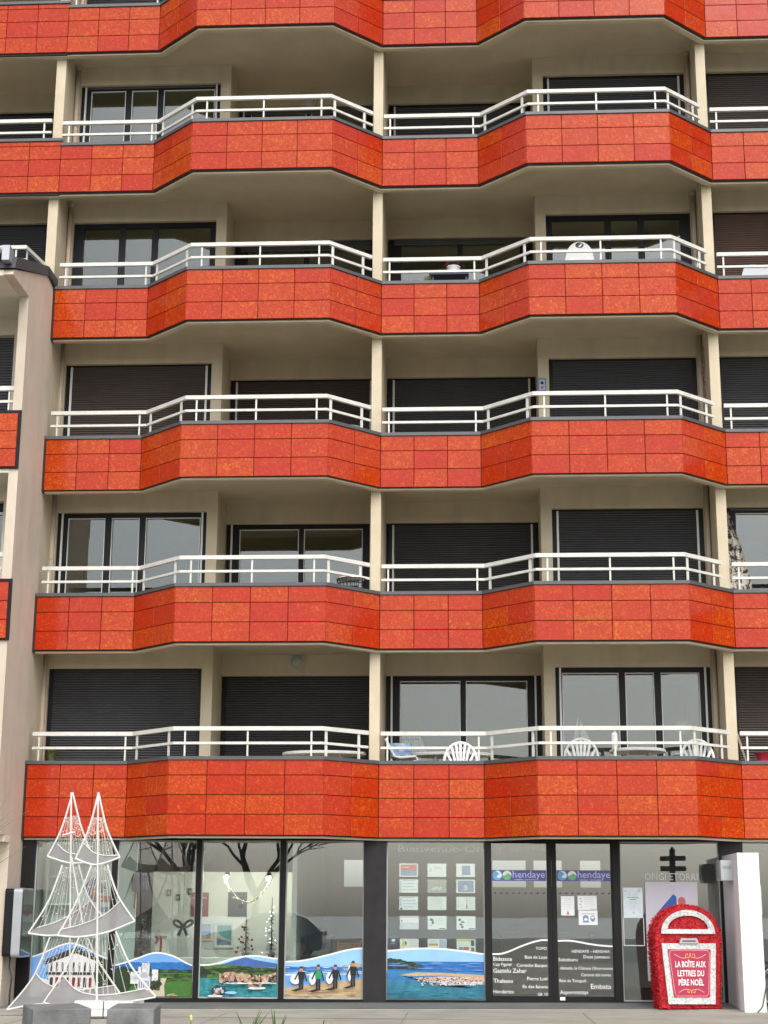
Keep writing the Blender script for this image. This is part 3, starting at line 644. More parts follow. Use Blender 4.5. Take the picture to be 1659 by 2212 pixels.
for d, a, c in ((DOORS[0], .315, 1.18), (DOORS[1], 1.345, 2.196)):
    b = MB(); b.add([(a, YD-.012, 1.853), (c, YD-.012, 1.853), (c, YD-.012, 2.022), (a, YD-.012, 2.022)], [(0,1,2,3)]); bn = b.build('name_band', DKB, d, recalc=False)
    def disc(x, r, m1, m2, kind):
        b = MB(); b.add([(x+r*math.cos(i*math.pi/12), YD-.0126, 1.94+r*math.sin(i*math.pi/12)) for i in range(24)], [list(range(24))])
        b.cm = 1
        if kind: b.add([(x+r*math.cos(R(t)), YD-.0132, 1.94+r*math.sin(R(t))) for t in range(180, 361, 15)]+[(x+r*.6, YD-.0132, 1.955), (x+r*.2, YD-.0132, 1.975), (x-r*.4, YD-.0132, 1.94)], [list(range(16))])
        else:
            b.add([(x+r*.97*math.cos(R(t)), YD-.0132, 1.94+r*.97*math.sin(R(t))) for t in range(110, 331, 20)]+[(x+.01, YD-.0132, 1.90), (x-.01, YD-.0132, 1.92), (x+.01, YD-.0132, 1.95), (x+.035, YD-.0132, 1.955), (x+.01, YD-.0132, 1.985)], [list(range(17))])
        b.build('emblem', [m1, m2], bn, recalc=False)
    disc(a+.09, .072, pm('emblempale', (.66, .78, .86)), pm('emblemblue', (.12, .36, .56)), 0)
    disc(a+.245, .072, pm('emblemcream', (.74, .80, .74)), pm('emblemgreen', (.16, .44, .20)), 1)
    textmesh('lettering', 'hendaye', pm('lilac', (.58, .56, .80)), a+.335, YD-.0128, 1.905, width=.51, parent=bn)
    b = MB(); b.add([(a+.36, YD-.0128, 1.868), (a+.50, YD-.0128, 1.868), (a+.50, YD-.0128, 1.876), (a+.36, YD-.0128, 1.876), (a+.53, YD-.0128, 1.868), (a+.70, YD-.0128, 1.868), (a+.70, YD-.0128, 1.876), (a+.53, YD-.0128, 1.876)], [(0,1,2,3),(4,5,6,7)]); b.build('fine_print', pm('lilac', (.58, .56, .80)), bn, recalc=False)
    b = MB()   # row of small dark gulls
    for i in range(9): x = a+.05+i*.096; b.add([(x-.025, YD-.012, 1.662), (x-.005, YD-.012, 1.652), (x+.028, YD-.012, 1.664), (x+.012, YD-.012, 1.672), (x+.015, YD-.012, 1.688), (x, YD-.012, 1.672)], [(0,1,2,3,4,5)])
    b.build('bird_marks', BLUEP, d, recalc=False)
GTX = mat('faded_lettering', (.22, .25, .26), .6)
textmesh('lettering', 'Bienvenue-On', GTX, -1.18, YG+.05, 2.30, width=1.36, height=.11, parent=PANES[4])
textmesh('lettering', 'gi etorri', GTX, .40, YG+.05, 2.31, width=.72, height=.10, parent=DOORS[0])
textmesh('lettering', 'ONGI ETORRI', pm('palegrey', (.70, .72, .72)), 2.734, YT+.017, 1.875, width=.832, height=.108, parent=PANES[5])
# ---------------------------------------------------------------- notices behind the glass
PAPER = mat('paper_white', (.74, .77, .76), .6, .03, 8); CLEAR = mat('holder_plastic', (.62, .66, .66), .3)
def flat(parent, y, items, name='print'):
    b = MB(); ms = []
    for i, (poly, m) in enumerate(items):
        if m not in ms: ms.append(m)
        b.cm = ms.index(m); b.add([(x, y-.0005*(i+1), z) for x, z in poly], [list(range(len(poly)))])
    return b.build(name, ms, parent, recalc=False)
YN = YG+.03
def lines(x0, x1, z0, z1, n, m, h=.006): return [(rect(x0, x0+(x1-x0)*random.uniform(.7, 1), z0+(z1-z0)*i/(n-1), z0+(z1-z0)*i/(n-1)+h), m) for i in range(n)]
LG = pm('lightgrey', (.50, .53, .55)); LB = pm('paleblue', (.40, .50, .70)); RD = pm('softred', (.50, .12, .11)); SB = pm('softblue', (.18, .26, .40)); YL = pm('yellow', (.72, .52, .14)); PK = pm('pink', (.66, .50, .60)); BR = pm('greybrown', (.34, .35, .31), .3, 30)
cols = (-1.157, -.706, -.248); rows_ = (2.121, 1.872, 1.606, 1.307, .955)
cn = ('left', 'middle', 'right'); rn = ('top', 'second', 'third', 'fourth', 'bottom')
desc = [['with a red block over grey blue', 'with two grey dots and a line of text', 'with a dark blue square in the centre'],
        ['ruled with four blue lines', 'printed with a dull grey brown photograph', 'printed slate blue with a pale drawing'],
        ['ruled with blue lines and a small dark stamp', 'with pale lines of text', 'with two columns of small icons'],
        ['with a lilac heading strip', 'with a dark green map shape', 'with a winding dark shape'],
        ['with a yellow sun and a figure', 'with an orange strip', 'with blue, pink and green boxes']]
for r_ in range(5):
    for c_ in range(3):
        x0 = cols[c_]+(.01*(r_ > 2) if c_ == 0 else 0); x1 = x0+.298; z1 = rows_[r_]; z0 = z1-.208
        o = MB().box(x0, x1, YN, YN+.004, z0, z1).build('notice', [PAPER, BR, SB][1 if (r_, c_) == (1, 1) else 0], None, (x0, YN, z0)); o.location = (x0, YN, z0)
        tag(o, f'landscape notice {desc[r_][c_]}, {rn[r_]} row, {cn[c_]} column', 'notice', 'notices in the shop window')
        h = MB()
        for sx in (x0-.012, x1+.004):
            for sz in (z0+.02, z1-.03): h.box(sx, sx+.008, YN-.004, YN+.002, sz, sz+.008)
        h.build('holder_pin', PW, o, (x0, YN, z0))
        X = lambda t: x0+.298*t
        Z = lambda t: z0+.208*t
        it = {(0, 0): [(rect(X(.06), X(.94), Z(.5), Z(.92)), RD), (rect(X(.06), X(.94), Z(.08), Z(.5)), SB), (rect(X(.1), X(.5), Z(.68), Z(.72)), PK)],
              (0, 1): [(blob(X(.16), Z(.62), .014, .014, 10, .05), LG), (blob(X(.16), Z(.45), .014, .016, 10, .05), LG)]+lines(X(.32), X(.9), Z(.62), Z(.72), 2, LG),
              (0, 2): [(rect(X(.3), X(.75), Z(.15), Z(.85)), SB)],
              (1, 0): lines(X(.17), X(.97), Z(.2), Z(.9), 4, LB, .012)+[(rect(X(.04), X(.12), Z(.05), Z(.9)), LG)],
              (1, 1): [(blob(X(.3+.1*i), Z(.3+.05*(i % 3)), .016, .03), LG) for i in range(5)],
              (1, 2): [(rect(X(.08), X(.92), Z(.07), Z(.93)), SB), (blob(X(.5), Z(.45), .03, .035), LG), (blob(X(.5), Z(.25), .05, .01), LG)],
              (2, 0): lines(X(.17), X(.97), Z(.2), Z(.9), 4, LB, .012)+[(rect(X(.05), X(.16), Z(.03), Z(.16)), BLK), (rect(X(.04), X(.12), Z(.3), Z(.9)), LG)],
              (2, 1): lines(X(.15), X(.9), Z(.2), Z(.9), 7, LG, .004), (2, 2): [(blob(X(.1), Z(.8-.18*i), .008, .01), LG) for i in range(4)]+[(blob(X(.55), Z(.85-.17*i), .012, .014), DARKR if i > 2 else LG) for i in range(5)]+lines(X(.65), X(.95), Z(.15), Z(.85), 5, LG, .004),
              (3, 0): [(rect(X(0), X(1), Z(.84), Z(1)), PK), (rect(X(.06), X(.13), Z(.55), Z(.7)), RD), (rect(X(.02), X(.98), Z(.02), Z(.5)), pm('palelilac', (.60, .58, .64)))],
              (3, 1): [(blob(X(.2), Z(.72), .03, .022), DGR), (blob(X(.27), Z(.52), .02, .03), DGR), (blob(X(.2), Z(.3), .028, .012), LG)]+lines(X(.4), X(.9), Z(.4), Z(.8), 4, LG, .004)+[(rect(X(.62), X(.95), Z(.05), Z(.1)), BLK)],
              (3, 2): [(blob(X(.18), Z(.72), .025, .02), DARKR), (blob(X(.33), Z(.55), .03, .014), DARKR), (blob(X(.22), Z(.38), .025, .016), DARKR), (blob(X(.3), Z(.2), .02, .022), DARKR)]+lines(X(.5), X(.9), Z(.3), Z(.75), 3, LG, .004)+[(rect(X(.65), X(.97), Z(.05), Z(.1)), BLK)],
              (4, 0): [(blob(X(.25), Z(.62), .04, .045), YL), (blob(X(.32), Z(.68), .012, .03), DARKR)]+lines(X(.5), X(.95), Z(.5), Z(.85), 3, PK),
              (4, 1): [(rect(X(.07), X(.55), Z(.5), Z(.66)), pm('orange', (.60, .32, .12))), (rect(X(.62), X(.97), Z(.35), Z(.95)), LB)]+lines(X(.1), X(.5), Z(.75), Z(.85), 2, LG),
              (4, 2): [(rect(X(.02), X(.9), Z(.84), Z(.95)), YL), (rect(X(.1), X(.34), Z(.2), Z(.4)), SB), (rect(X(.36), X(.66), Z(.2), Z(.42)), RD), (rect(X(.76), X(.93), Z(.5), Z(.9)), BLUEP), (rect(X(.76), X(.93), Z(.1), Z(.38)), pm('midgreen', (.05, .2, .06)))]}[(r_, c_)]
        p_ = flat(o, 0, it); p_.location = (-x0, -.0002, -z0)
o = MB().box(-1.33, -1.185, YN, YN+.004, .845, 1.0).build('sticker', BLUEP, None, (-1.33, YN, .845)); o.location = (-1.33, YN, .845)
tag(o, 'small square navy sticker with white shape at the left edge of the notice window', 'sticker')
p_ = flat(o, 0, [(blob(-1.25, .93, .03, .022), PW), (rect(-1.29, -1.22, .875, .88), LG)]); p_.location = (1.33, -.0002, -.845)
def poster(name, label, cat, x0, x1, z0, z1, y, items, m=PAPER, frame=None, group=None):
    o = MB().box(x0, x1, y, y+.006, z0, z1).build(name, m, None, (x0, y, z0)); o.location = (x0, y, z0); tag(o, label, cat, group)
    if frame:
        b = MB(); t = .018; b.box(x0-t, x0, y-.01, y+.01, z0-t, z1+t); b.box(x1, x1+t, y-.01, y+.01, z0-t, z1+t); b.box(x0, x1, y-.01, y+.01, z1, z1+t); b.box(x0, x1, y-.01, y+.01, z0-t, z0); b.build('frame', frame, o, (x0, y, z0))
    if items: p_ = flat(o, 0, items); p_.location = (-x0, -.0002, -z0)
    return o
YO = YG-.022
poster('notice', 'portrait sheet with a small red pictured tree on the right shop door', 'notice', 1.405, 1.615, 1.325, 1.622, YO, lines(1.45, 1.58, 1.42, 1.59, 6, LG, .004)+[([(1.49, 1.34), (1.535, 1.34), (1.512, 1.40)], RD)])
poster('notice', 'landscape sheet with four grey dots on the right shop door', 'notice', 1.668, 1.968, 1.41, 1.628, YO, [(blob(1.71+.012*(i % 2), 1.585-.045*i, .018, .014), LG) for i in range(4)]+lines(1.77, 1.95, 1.46, 1.6, 6, LG, .004)+[(rect(1.86, 1.96, 1.42, 1.43), GREYP)])
poster('notice', 'landscape sheet with two dark face signs on the right shop door', 'notice', 1.678, 1.975, 1.182, 1.402, YO, [(rect(1.72, 1.94, 1.345, 1.36), GREYP), (blob(1.79, 1.28, .048, .055, 14, .03), SB), (blob(1.79, 1.265, .026, .022), PW), (blob(1.90, 1.28, .038, .05, 14, .03), SB), (blob(1.90, 1.295, .024, .018), PW), (rect(1.74, 1.84, 1.22, 1.24), SB)])
poster('notice', 'tall pale blue official notice in a clear sleeve left of the lilac poster', 'notice', 2.383, 2.691, 1.294, 1.757, YO, [(blob(2.43, 1.71, .02, .018), LG), (blob(2.64, 1.71, .02, .018), LG), (rect(2.44, 2.63, 1.60, 1.61), RD), (rect(2.48, 2.59, 1.57, 1.58), RD)]+lines(2.43, 2.65, 1.45, 1.54, 4, LG, .004)+[(blob(2.54, 1.37, .018, .022), LG)], m=pm('paperblue', (.62, .70, .74)))
b = MB(); b.box(2.375, 2.387, YO, YO+.006, .866, 1.294); b.box(2.69, 2.702, YO, YO+.006, .866, 1.294); b.box(2.387, 2.69, YO, YO+.006, .866, .88); tag(b.build('document_sleeve', CLEAR), 'empty white edged document sleeve under the tall notice', 'sleeve')
LIL = pm('lilacpaper', (.56, .53, .60), .04, 2)
poster('poster', 'large lilac poster with tilted blue block and red dot behind the red letterbox', 'poster', 2.733, 3.552, .34, 1.846, YG-.03, [([(2.90, 1.36), (3.17, 1.66), (3.22, 1.62), (3.22, 1.50), (3.0, 1.30)], pm('royalblue', (.02, .10, .36))), (blob(3.30, 1.555, .06, .062, 20, 0), RD), (blob(3.1, 1.35, .1, .1), RD)], m=LIL)
poster('poster', 'white portrait sheet in the window right of the white pillar', 'poster', 4.42, 4.56, 1.35, 1.80, YN, [])
# ---------------------------------------------------------------- shop interior
IN = mat('shop_white_wall', (.74, .77, .74), .8, .03, 2); ING = mat('shop_grey_wall', (.33, .36, .36), .8, .05, 2); INF = mat('shop_floor', (.22, .22, .21), .5, .1, 2)
b = MB(); b.box(-7.3, 11, .3, 7, -.12, -.02); b.build('shop_floor', INF, BLD)
b = MB(); b.box(-7.3, 11, .3, 7, 2.56, 2.6); b.build('shop_ceiling', mat('shop_ceiling_paint', (.45, .46, .45), .8), BLD)
b = MB()
for a, c in ((-7.3, -2.5), (-2.05, .40), (1.05, 1.2), (1.75, 2.1), (2.5, 11)): b.box(a, c, 6, 6.1, -.1, 2.56)
for a, c in ((-2.5, -2.05), (.4, 1.05), (1.2, 1.75), (2.1, 2.5)): b.box(a, c, 6, 6.1, -.1, 1.85); b.box(a, c, 6, 6.1, 2.36, 2.56)
b.build('shop_back_wall', ING, BLD)
b = MB(); b.box(-7.28, -7.2, .35, 6, -.1, 2.56); b.box(-2.95, -2.87, .9, 6, -.1, 2.56); b.box(10, 10.1, .35, 6, -.1, 2.56); b.build('shop_side_wall', IN, BLD)
b = MB(); b.box(-5.55, -2.96, 2.4, 2.46, -.02, 2.03); b.build('display_partition', IN, BLD)
b = MB(); b.box(-7.1, -5.62, 1.3, 1.36, -.02, 2.45); b.build('display_partition', mat('pale_aqua_wall', (.60, .72, .68), .8, .04, 2), BLD)
b = MB(); b.box(.5, 2.1, 3.5, 4.3, -.02, 1.0); b.box(.45, 2.15, 3.45, 4.35, 1.0, 1.05); tag(b.build('counter', mat('counter_wood', (.22, .18, .14), .5)), 'grey brown reception counter inside behind the shop doors', 'counter')
b = MB()
for z in (.55, .95, 1.45, 1.9): b.box(-7.05, -6.2, 1.0, 1.3, z, z+.03)
b.box(-7.07, -7.04, 1.0, 1.3, 0, 2.2); b.box(-6.2, -6.17, 1.0, 1.3, 0, 2.2); tag(b.build('shelf_unit', IN), 'pale display shelves inside the leftmost shop window', 'shelves')
b = MB(); b.box(-5.5, -3.1, .75, 1.6, .56, .62); tb = b.build('display_table', IN)
for x in (-5.45, -3.18):
    for y in (.8, 1.52): bx('leg', IN, tb, x, x+.05, y, y+.05, -.02, .56)
tag(tb, 'long white display table inside behind the landscape prints', 'table')
def spot(x, z, lab):
    t = thing('spot_lamp', lab, 'lamp', (x, 1.6, z), 'lit spot lamps in the shop')
    b = MB(); b.tube([(x, 1.6, z), (x, 1.52, z-.06)], .04, 10); b.tube([(x, 1.6, z+.02), (x, 1.6, 2.54)], .003, 6); b.build('housing', BLACKF, t, (x, 1.6, z))
    b = MB(); b.lathe([(.001, -.035), (.028, -.02), (.034, 0), (.02, .02)], (x, 1.50, z-.065), 12); b.build('bulb', mat('lit_bulb', (1, .9, .7), .4, emit=(1, .82, .5, 30)), t, (x, 1.6, z), smooth=True)
    l_ = bpy.data.lights.new('lamp', 'POINT'); l_.energy = 16; l_.color = (1, .92, .78); l_.shadow_soft_size = .05
    lo = bpy.data.objects.new('lamp_light', l_); COL.objects.link(lo); lo.parent = t; lo.location = (0, -.16, -.09)
spot(-4.13, 2.0, 'lit spot lamp above the dark blue poster inside the shop'); spot(-3.42, 1.98, 'lit spot lamp nearest the dark wide pillar inside the shop')
YP = 2.38
poster('poster', 'maroon poster on the white partition inside the shop', 'poster', -4.869, -4.564, 1.274, 1.679, YP, [(rect(-4.83, -4.6, 1.58, 1.60), PK), (blob(-4.72, 1.45, .06, .07), PK), (blob(-4.72, 1.32, .04, .03), PK)], m=pm('maroonpaper', (.26, .06, .08)))
poster('poster', 'dark blue grey poster below the left spot lamp inside the shop', 'poster', -4.221, -3.894, 1.278, 1.689, YP, [(blob(-4.1, 1.6, .06, .02), LG), (blob(-4.0, 1.45, .05, .05), BLUEP)], m=pm('slate', (.07, .085, .11)))
poster('picture', 'small blue and sand beach picture inside the shop', 'picture', -4.697, -4.503, .895, 1.149, YP, [(rect(-4.69, -4.51, 1.02, 1.14), LB), (rect(-4.69, -4.51, .97, 1.03), SKYB), (rect(-4.69, -4.51, .90, .97), SAND)], frame=PW)
poster('picture', 'teal wave picture with white border inside the shop', 'picture', -4.423, -4.13, .774, 1.158, YP, [(rect(-4.40, -4.15, .80, 1.13), pm('aqua', (.16, .40, .40))), ([(-4.40, 1.05), (-4.33, .95), (-4.15, .87), (-4.15, .80), (-4.40, .80)], LG), ([(-4.40, .92), (-4.3, .88), (-4.15, .86), (-4.15, .80), (-4.40, .80)], SB)], frame=PW)
for i, (x, z) in enumerate(((-5.30, 1.62), (-5.14, 1.54), (-4.93, 1.64), (-4.77, 1.56))):
    poster('photo', ('first', 'second', 'third', 'fourth')[i]+' from the left of four tiny dark photos behind the snow figure', 'photo', x, x+.075, z, z+.11, YP, [(blob(x+.037, z+.055, .02, .03), LG)], m=pm('photodark', (.16, .17, .16)), group='tiny photos on the partition')
# backpack
t = thing('backpack', 'blue backpack with red strap hung in the shop window', 'bag', (-5.54, 1.2, 1.68)); o_ = (-5.54, 1.2, 1.68); BKP = mat('blue_canvas', (.05, .07, .16), .8, .2, 12)
b = MB(); b.xprism([(-5.66, 1.68), (-5.42, 1.68), (-5.41, 1.93), (-5.46, 2.0), (-5.55, 2.03), (-5.63, 1.98), (-5.67, 1.88)], 1.12, 1.28); b.build('bag_body', BKP, t, o_)
b = MB(); b.xprism([(-5.62, 1.70), (-5.45, 1.70), (-5.45, 1.83), (-5.62, 1.83)], 1.08, 1.12); b.build('front_pocket', BKP, t, o_)
b = MB(); b.tube([(-5.60, 1.2, 1.70), (-5.61, 1.18, 1.55), (-5.62, 1.19, 1.40)], .018, 6); b.build('strap', mat('red_strap', (.35, .07, .05), .7), t, o_)
b = MB(); b.tube([(-5.54, 1.2, 2.03), (-5.54, 1.2, 2.55)], .004, 5); b.build('hanging_cord', GREYP, t, o_)
# bow
t = thing('ribbon_bow', 'dark grey furry bow hanging in the shop window', 'bow', (-4.79, 1.2, 1.08)); o_ = (-4.79, 1.2, 1.08); FUR = mat('grey_fur', (.10, .105, .11), .95, .4, 60, .8, 120)
for s_ in (-1, 1):
    b = MB(); b.tube([(-4.79+s_*(.02+.07*(1-math.cos(a_))), 1.2+.02*math.sin(a_), 1.13+.045*math.sin(a_)+.03*(1-math.cos(a_))) for a_ in [i*2*math.pi/14 for i in range(14)]], .022, 7, closed=True); b.build('loop', FUR, t, o_)
    b = MB(); b.tube([(-4.79, 1.2, 1.12), (-4.79+s_*.04, 1.19, 1.05), (-4.79+s_*.075, 1.2, .97)], .02, 7, .03); b.build('tail', FUR, t, o_)
b = MB(); b.tube([(-4.79, 1.2, 1.13), (-4.79, 1.2, 2.5)], .003, 5); b.build('hanging_cord', GREYP, t, o_)
# snow figure
t = thing('snow_figure', 'pale cone figure with red scarf on the display table', 'figure', (-5.15, 1.2, .62)); o_ = (-5.15, 1.2, .62)
b = MB(); b.lathe([(.15, 0), (.16, .06), (.13, .2), (.07, .32), (.06, .36), (.055, .42), (.01, .46)], (-5.15, 1.2, .62), 18); b.build('figure_body', mat('pale_felt', (.55, .56, .50), .9, .1, 20), t, o_, smooth=True)
b = MB(); b.tube([(-5.15+.085*math.cos(i*.5236), 1.2+.085*math.sin(i*.5236), .945) for i in range(12)], .022, 6, closed=True); b.tube([(-5.13, 1.11, .94), (-5.125, 1.07, .80), (-5.13, 1.05, .66)], .02, 6); b.tube([(-5.17, 1.11, .94), (-5.21, 1.08, .84)], .018, 6); b.build('scarf', mat('red_felt', (.28, .02, .02), .9), t, o_)
# small decorated trees
def minitree(x, y, z0, h, r, mcol, mball, lab, n=260):
    t = thing('small_fir', lab, 'tree', (x, y, z0)); o_ = (x, y, z0)
    b = MB(); b.tube([(x, y, z0), (x, y, z0+h)], .012, 6, .004); b.lathe([(.05, 0), (.06, .06), (.055, .07)], (x, y, z0), 10); b.build('trunk', mat('dark_stem', (.06, .05, .04), .8), t, o_)
    b = MB()
    for i in range(n):
        q = random.random()**1.4; a_ = random.uniform(0, 6.283); rr = r*(1-q)+.015; c = Vector((x, y, z0+.07+q*(h-.08))); d = Vector((math.cos(a_), math.sin(a_), -.25))
        e = c+d*rr*random.uniform(.5, 1); s_ = Vector((-math.sin(a_), math.cos(a_), 0))*.012
        b.add([c-s_*.3, c+s_*.3, e+s_, e-s_], [(0,1,2,3)])
    b.build('crown', mcol, t, o_, recalc=False)
    for i in range(16):
        q = random.uniform(.02, .85); a_ = random.uniform(3.3, 6.1); rr = r*(1-q)+.02; bb = MB(); s_ = .02 if mball[1] else .007
        bb.lathe([(.001, -s_), (s_*.8, -s_*.6), (s_, 0), (s_*.8, s_*.6), (.001, s_)], (x+rr*math.cos(a_), y+rr*math.sin(a_), z0+.07+q*(h-.1)), 8); bb.build('bauble', mball[0], t, o_, smooth=True)
minitree(-3.735, 1.2, .62, .70, .15, mat('frosted_needles', (.30, .32, .28), .8), (mat('red_bauble', (.35, .02, .02), .25), 1), 'small pale fir with red baubles on the display table')
minitree(-3.31, 1.2, .62, .98, .15, mat('grey_needles', (.16, .17, .17), .8), (mat('ice_light', (.6, .9, 1), .4, emit=(.6, .9, 1, 6)), 0), 'tall thin grey fir with icy lights beside the red bauble fir')
minitree(-5.42, 1.15, .62, .75, .16, mat('dusty_twigs', (.20, .19, .17), .9), (PW, 0), 'dusty brown fir with white flecks left of the snow figure')
# tourism sign on the pale wall
poster('sign_board', 'white board with blue diamond, red figure and red arrow behind the wire tree', 'sign', -6.66, -5.98, .98, 2.08, 1.1, [([(-6.50, 1.72), (-6.28, 1.94), (-6.08, 1.72), (-6.28, 1.50)], pm('royalblue', (.02, .10, .36))), (blob(-6.20, 1.88, .05, .05, 14, 0), RD), (blob(-6.28, 1.68, .07, .09), RD), (rect(-6.28, -6.0, 1.50, 1.60), RD), (rect(-6.2, -6.0, 1.34, 1.42), SB), ([(-6.64, 1.33), (-6.54, 1.40), (-6.54, 1.36), (-6.3, 1.40), (-6.3, 1.33), (-6.54, 1.29), (-6.54, 1.25)], RD)], m=pm('paleboard', (.66, .74, .72)))
# framed things deeper in the right hand room
poster('panel', 'grey panel deep inside the shop behind the pale blue window print', 'panel', -.9, .2, .4, 1.3, 4.0, [], m=ING)
b = MB(); b.box(-2.75, -2.35, 1.4, 1.9, -.02, .95); b.box(-2.78, -2.32, 1.37, 1.93, .95, .99); tag(b.build('cabinet', mat('dark_cabinet', (.04, .04, .045), .5)), 'dark low cabinet inside behind the surfer print', 'cabinet')
b = MB(); 
for i in range(6): b.box(-2.2, -1.85, 1.2, 1.22, .62+i*.045, .645+i*.045)
b.box(-2.22, -2.2, 1.19, 1.24, -.02, .92); b.box(-1.85, -1.83, 1.19, 1.24, -.02, .92); b.box(-2.22, -1.83, 1.19, 1.5, .40, .44); b.box(-2.22, -2.19, 1.46, 1.5, -.02, .40); b.box(-1.86, -1.83, 1.46, 1.5, -.02, .40)
tag(b.build('striped_chair', [mat('striped_wood', (.45, .30, .10), .6, .5, 30, col2=(.4, .06, .05))]), 'small striped slat chair inside behind the surfer print', 'chair')
# ---------------------------------------------------------------- white pillar, meter box
t = thing('white_pillar', 'white free standing pillar wall right of the red letterbox', 'pillar', (4.1, -.6, 0)); o_ = (4.1, -.6, 0)
b = MB(); b.xprism([(3.955, -.12), (4.27, -.12), (4.262, 2.245), (3.945, 2.245)], -1.4, .10); b.build('pillar_body', mat('white_paint', (.80, .80, .79), .7, .04, 1.5, .2, 60, dirt=.10), t, o_)
t = thing('meter_box', 'silver meter box fixed to the side of the white pillar', 'box', (3.84, -.75, 1.85)); o_ = (3.84, -.75, 1.85)
b = MB(); b.box(3.76, 3.953, -.98, -.55, 1.85, 2.15); b.build('housing', ALU, t, o_)
b = MB(); b.box(3.748, 3.76, -.93, -.60, 1.90, 2.12); b.box(3.74, 3.748, -.90, -.64, 2.02, 2.08); b.box(3.79, 3.92, -.988, -.98, 2.02, 2.07); b.build('cover', mat('grey_plastic', (.30, .31, .31), .5), t, o_)
tag(MB().tube([(3.75, -.98, -.04), (3.98, -1.43, -.05), (4.10, -1.47, -.055), (4.20, -1.46, .05), (4.27, -1.44, .32), (4.29, -1.2, .40), (4.32, -.6, .5)], .009, 6).build('cable', mat('dark_cable', (.05, .05, .055), .5)), 'thin dark cable running round the foot of the white pillar', 'cable')
# bicycle wheel & frame right of the pillar
t = thing('bicycle', 'dark bicycle parked half hidden right of the white pillar', 'bicycle', (4.95, -.55, 0)); o_ = (4.95, -.55, 0)
for cx in (4.62, 5.65):
    b = MB(); b.tube([(cx+.32*math.cos(i*.2618), -.55, .30+.32*math.sin(i*.2618)) for i in range(24)], .02, 6, closed=True); wh = b.build('wheel', mat('tyre_rubber', (.02, .02, .02), .8), t, o_)
    b = MB(); b.tube([(cx+.295*math.cos(i*.2618), -.55, .30+.295*math.sin(i*.2618)) for i in range(24)], .008, 5, closed=True)
    for i in range(14): b.tube([(cx, -.55, .3), (cx+.29*math.cos(i*.4488), -.55, .3+.29*math.sin(i*.4488))], .0015, 4)
    b.build('rim', ALU, wh, o_)
b = MB(); b.tube([(4.62, -.55, .3), (4.95, -.55, .68), (5.12, -.55, .32), (5.65, -.55, .3), (5.02, -.55, .78)], .016, 6); b.tube([(4.92, -.55, .60), (5.5, -.55, .72), (5.12, -.55, .32)], .018, 6); b.tube([(5.65, -.55, .3), (5.48, -.55, .95)], .016, 6); b.build('frame', mat('bike_paint', (.03, .05, .09), .3), t, o_)
b = MB(); b.tube([(5.48, -.85, .95), (5.47, -.55, 1.0), (5.48, -.25, .95)], .012, 6); b.build('handlebar', ALU, t, o_)
b = MB(); b.lathe([(.001, 0), (.09, .01), (.07, .05), (.001, .06)], (5.0, -.55, .80), 12, 1.5, .7); b.build('saddle', BLACKF, t, o_)
# ---------------------------------------------------------------- red Christmas letterbox
LB0 = (3.20, -.80, gz(3.2, -.8)); RZ = R(7)
t = thing('christmas_letterbox', 'red tinsel covered Christmas letterbox with arched top and pink sign', 'letterbox', LB0, rz=RZ)
def lbw(z): return .455+.06*min(1, max(0, z/1.05))
def outline(inset=0, n=16):
    q = [(-lbw(0)+inset, inset), (lbw(0)-inset, inset), (lbw(1.05)-inset, 1.0)]
    q += [((lbw(1.05)-inset)*math.cos(math.pi*i/n), 1.02+(.48-inset)*math.sin(math.pi*i/n)) for i in range(0, n+1)]
    q += [(-lbw(1.05)+inset, 1.0)]
    return q
RED = mat('red_tinsel', (.42, .006, .012), .55, .5, 45, 1.0, 70, col2=(.62, .012, .022)); WT = mat('white_tinsel', (.50, .50, .49), .6, .1, 28, 1.0, 60, col2=(.86, .86, .84))
b = MB(); b.xprism(outline(.02), -.2, .24); body = b.build('box_body', RED, t)
def fluff(name, pts, size, n, m, parent, ny=-1, jy=.02):
    """short tinsel strips standing off a surface"""
    b = MB()
    for i in range(n):
        c = Vector(pts())
        a = Vector((random.gauss(0, 1), random.gauss(0, .6)+ny*.5, random.gauss(0, 1))).normalized()*size*random.uniform(.6, 1.3)
        s_ = a.cross(Vector((random.gauss(0, 1), random.gauss(0, 1), random.gauss(0, 1)))).normalized()*size*.28
        b.add([c-s_, c+s_, c+a+s_*.6, c+a-s_*.6], [(0,1,2,3)])
    return b.build(name, m, parent, recalc=False, kind='stuff')
ol = outline(.0)
def inside(x, z): 
    if z < .0 or z > 1.5: return False
    if z < 1.02: return abs(x) < lbw(z)
    return (x/lbw(1.05))**2+((z-1.02)/.48)**2 < 1
def pf():
    while True:
        x, z = random.uniform(-.53, .53), random.uniform(0, 1.5)
        if inside(x, z): return (x, -.2, z)
def ps():
    i = random.randrange(len(ol)); a, c = ol[i], ol[(i+1) % len(ol)]
    L_ = [math.hypot(ol[k][0]-ol[(k+1) % len(ol)][0], ol[k][1]-ol[(k+1) % len(ol)][1]) for k in range(len(ol))]
    r_ = random.uniform(0, sum(L_)); k = 0
    while r_ > L_[k]: r_ -= L_[k]; k += 1
    a, c = ol[k], ol[(k+1) % len(ol)]; q = random.random()
    return (a[0]+(c[0]-a[0])*q, random.uniform(-.2, .24), max(.01, a[1]+(c[1]-a[1])*q))
fluff('red_tinsel', pf, .024, 7000, RED, t); fluff('red_tinsel', ps, .024, 7000, RED, t, ny=0)
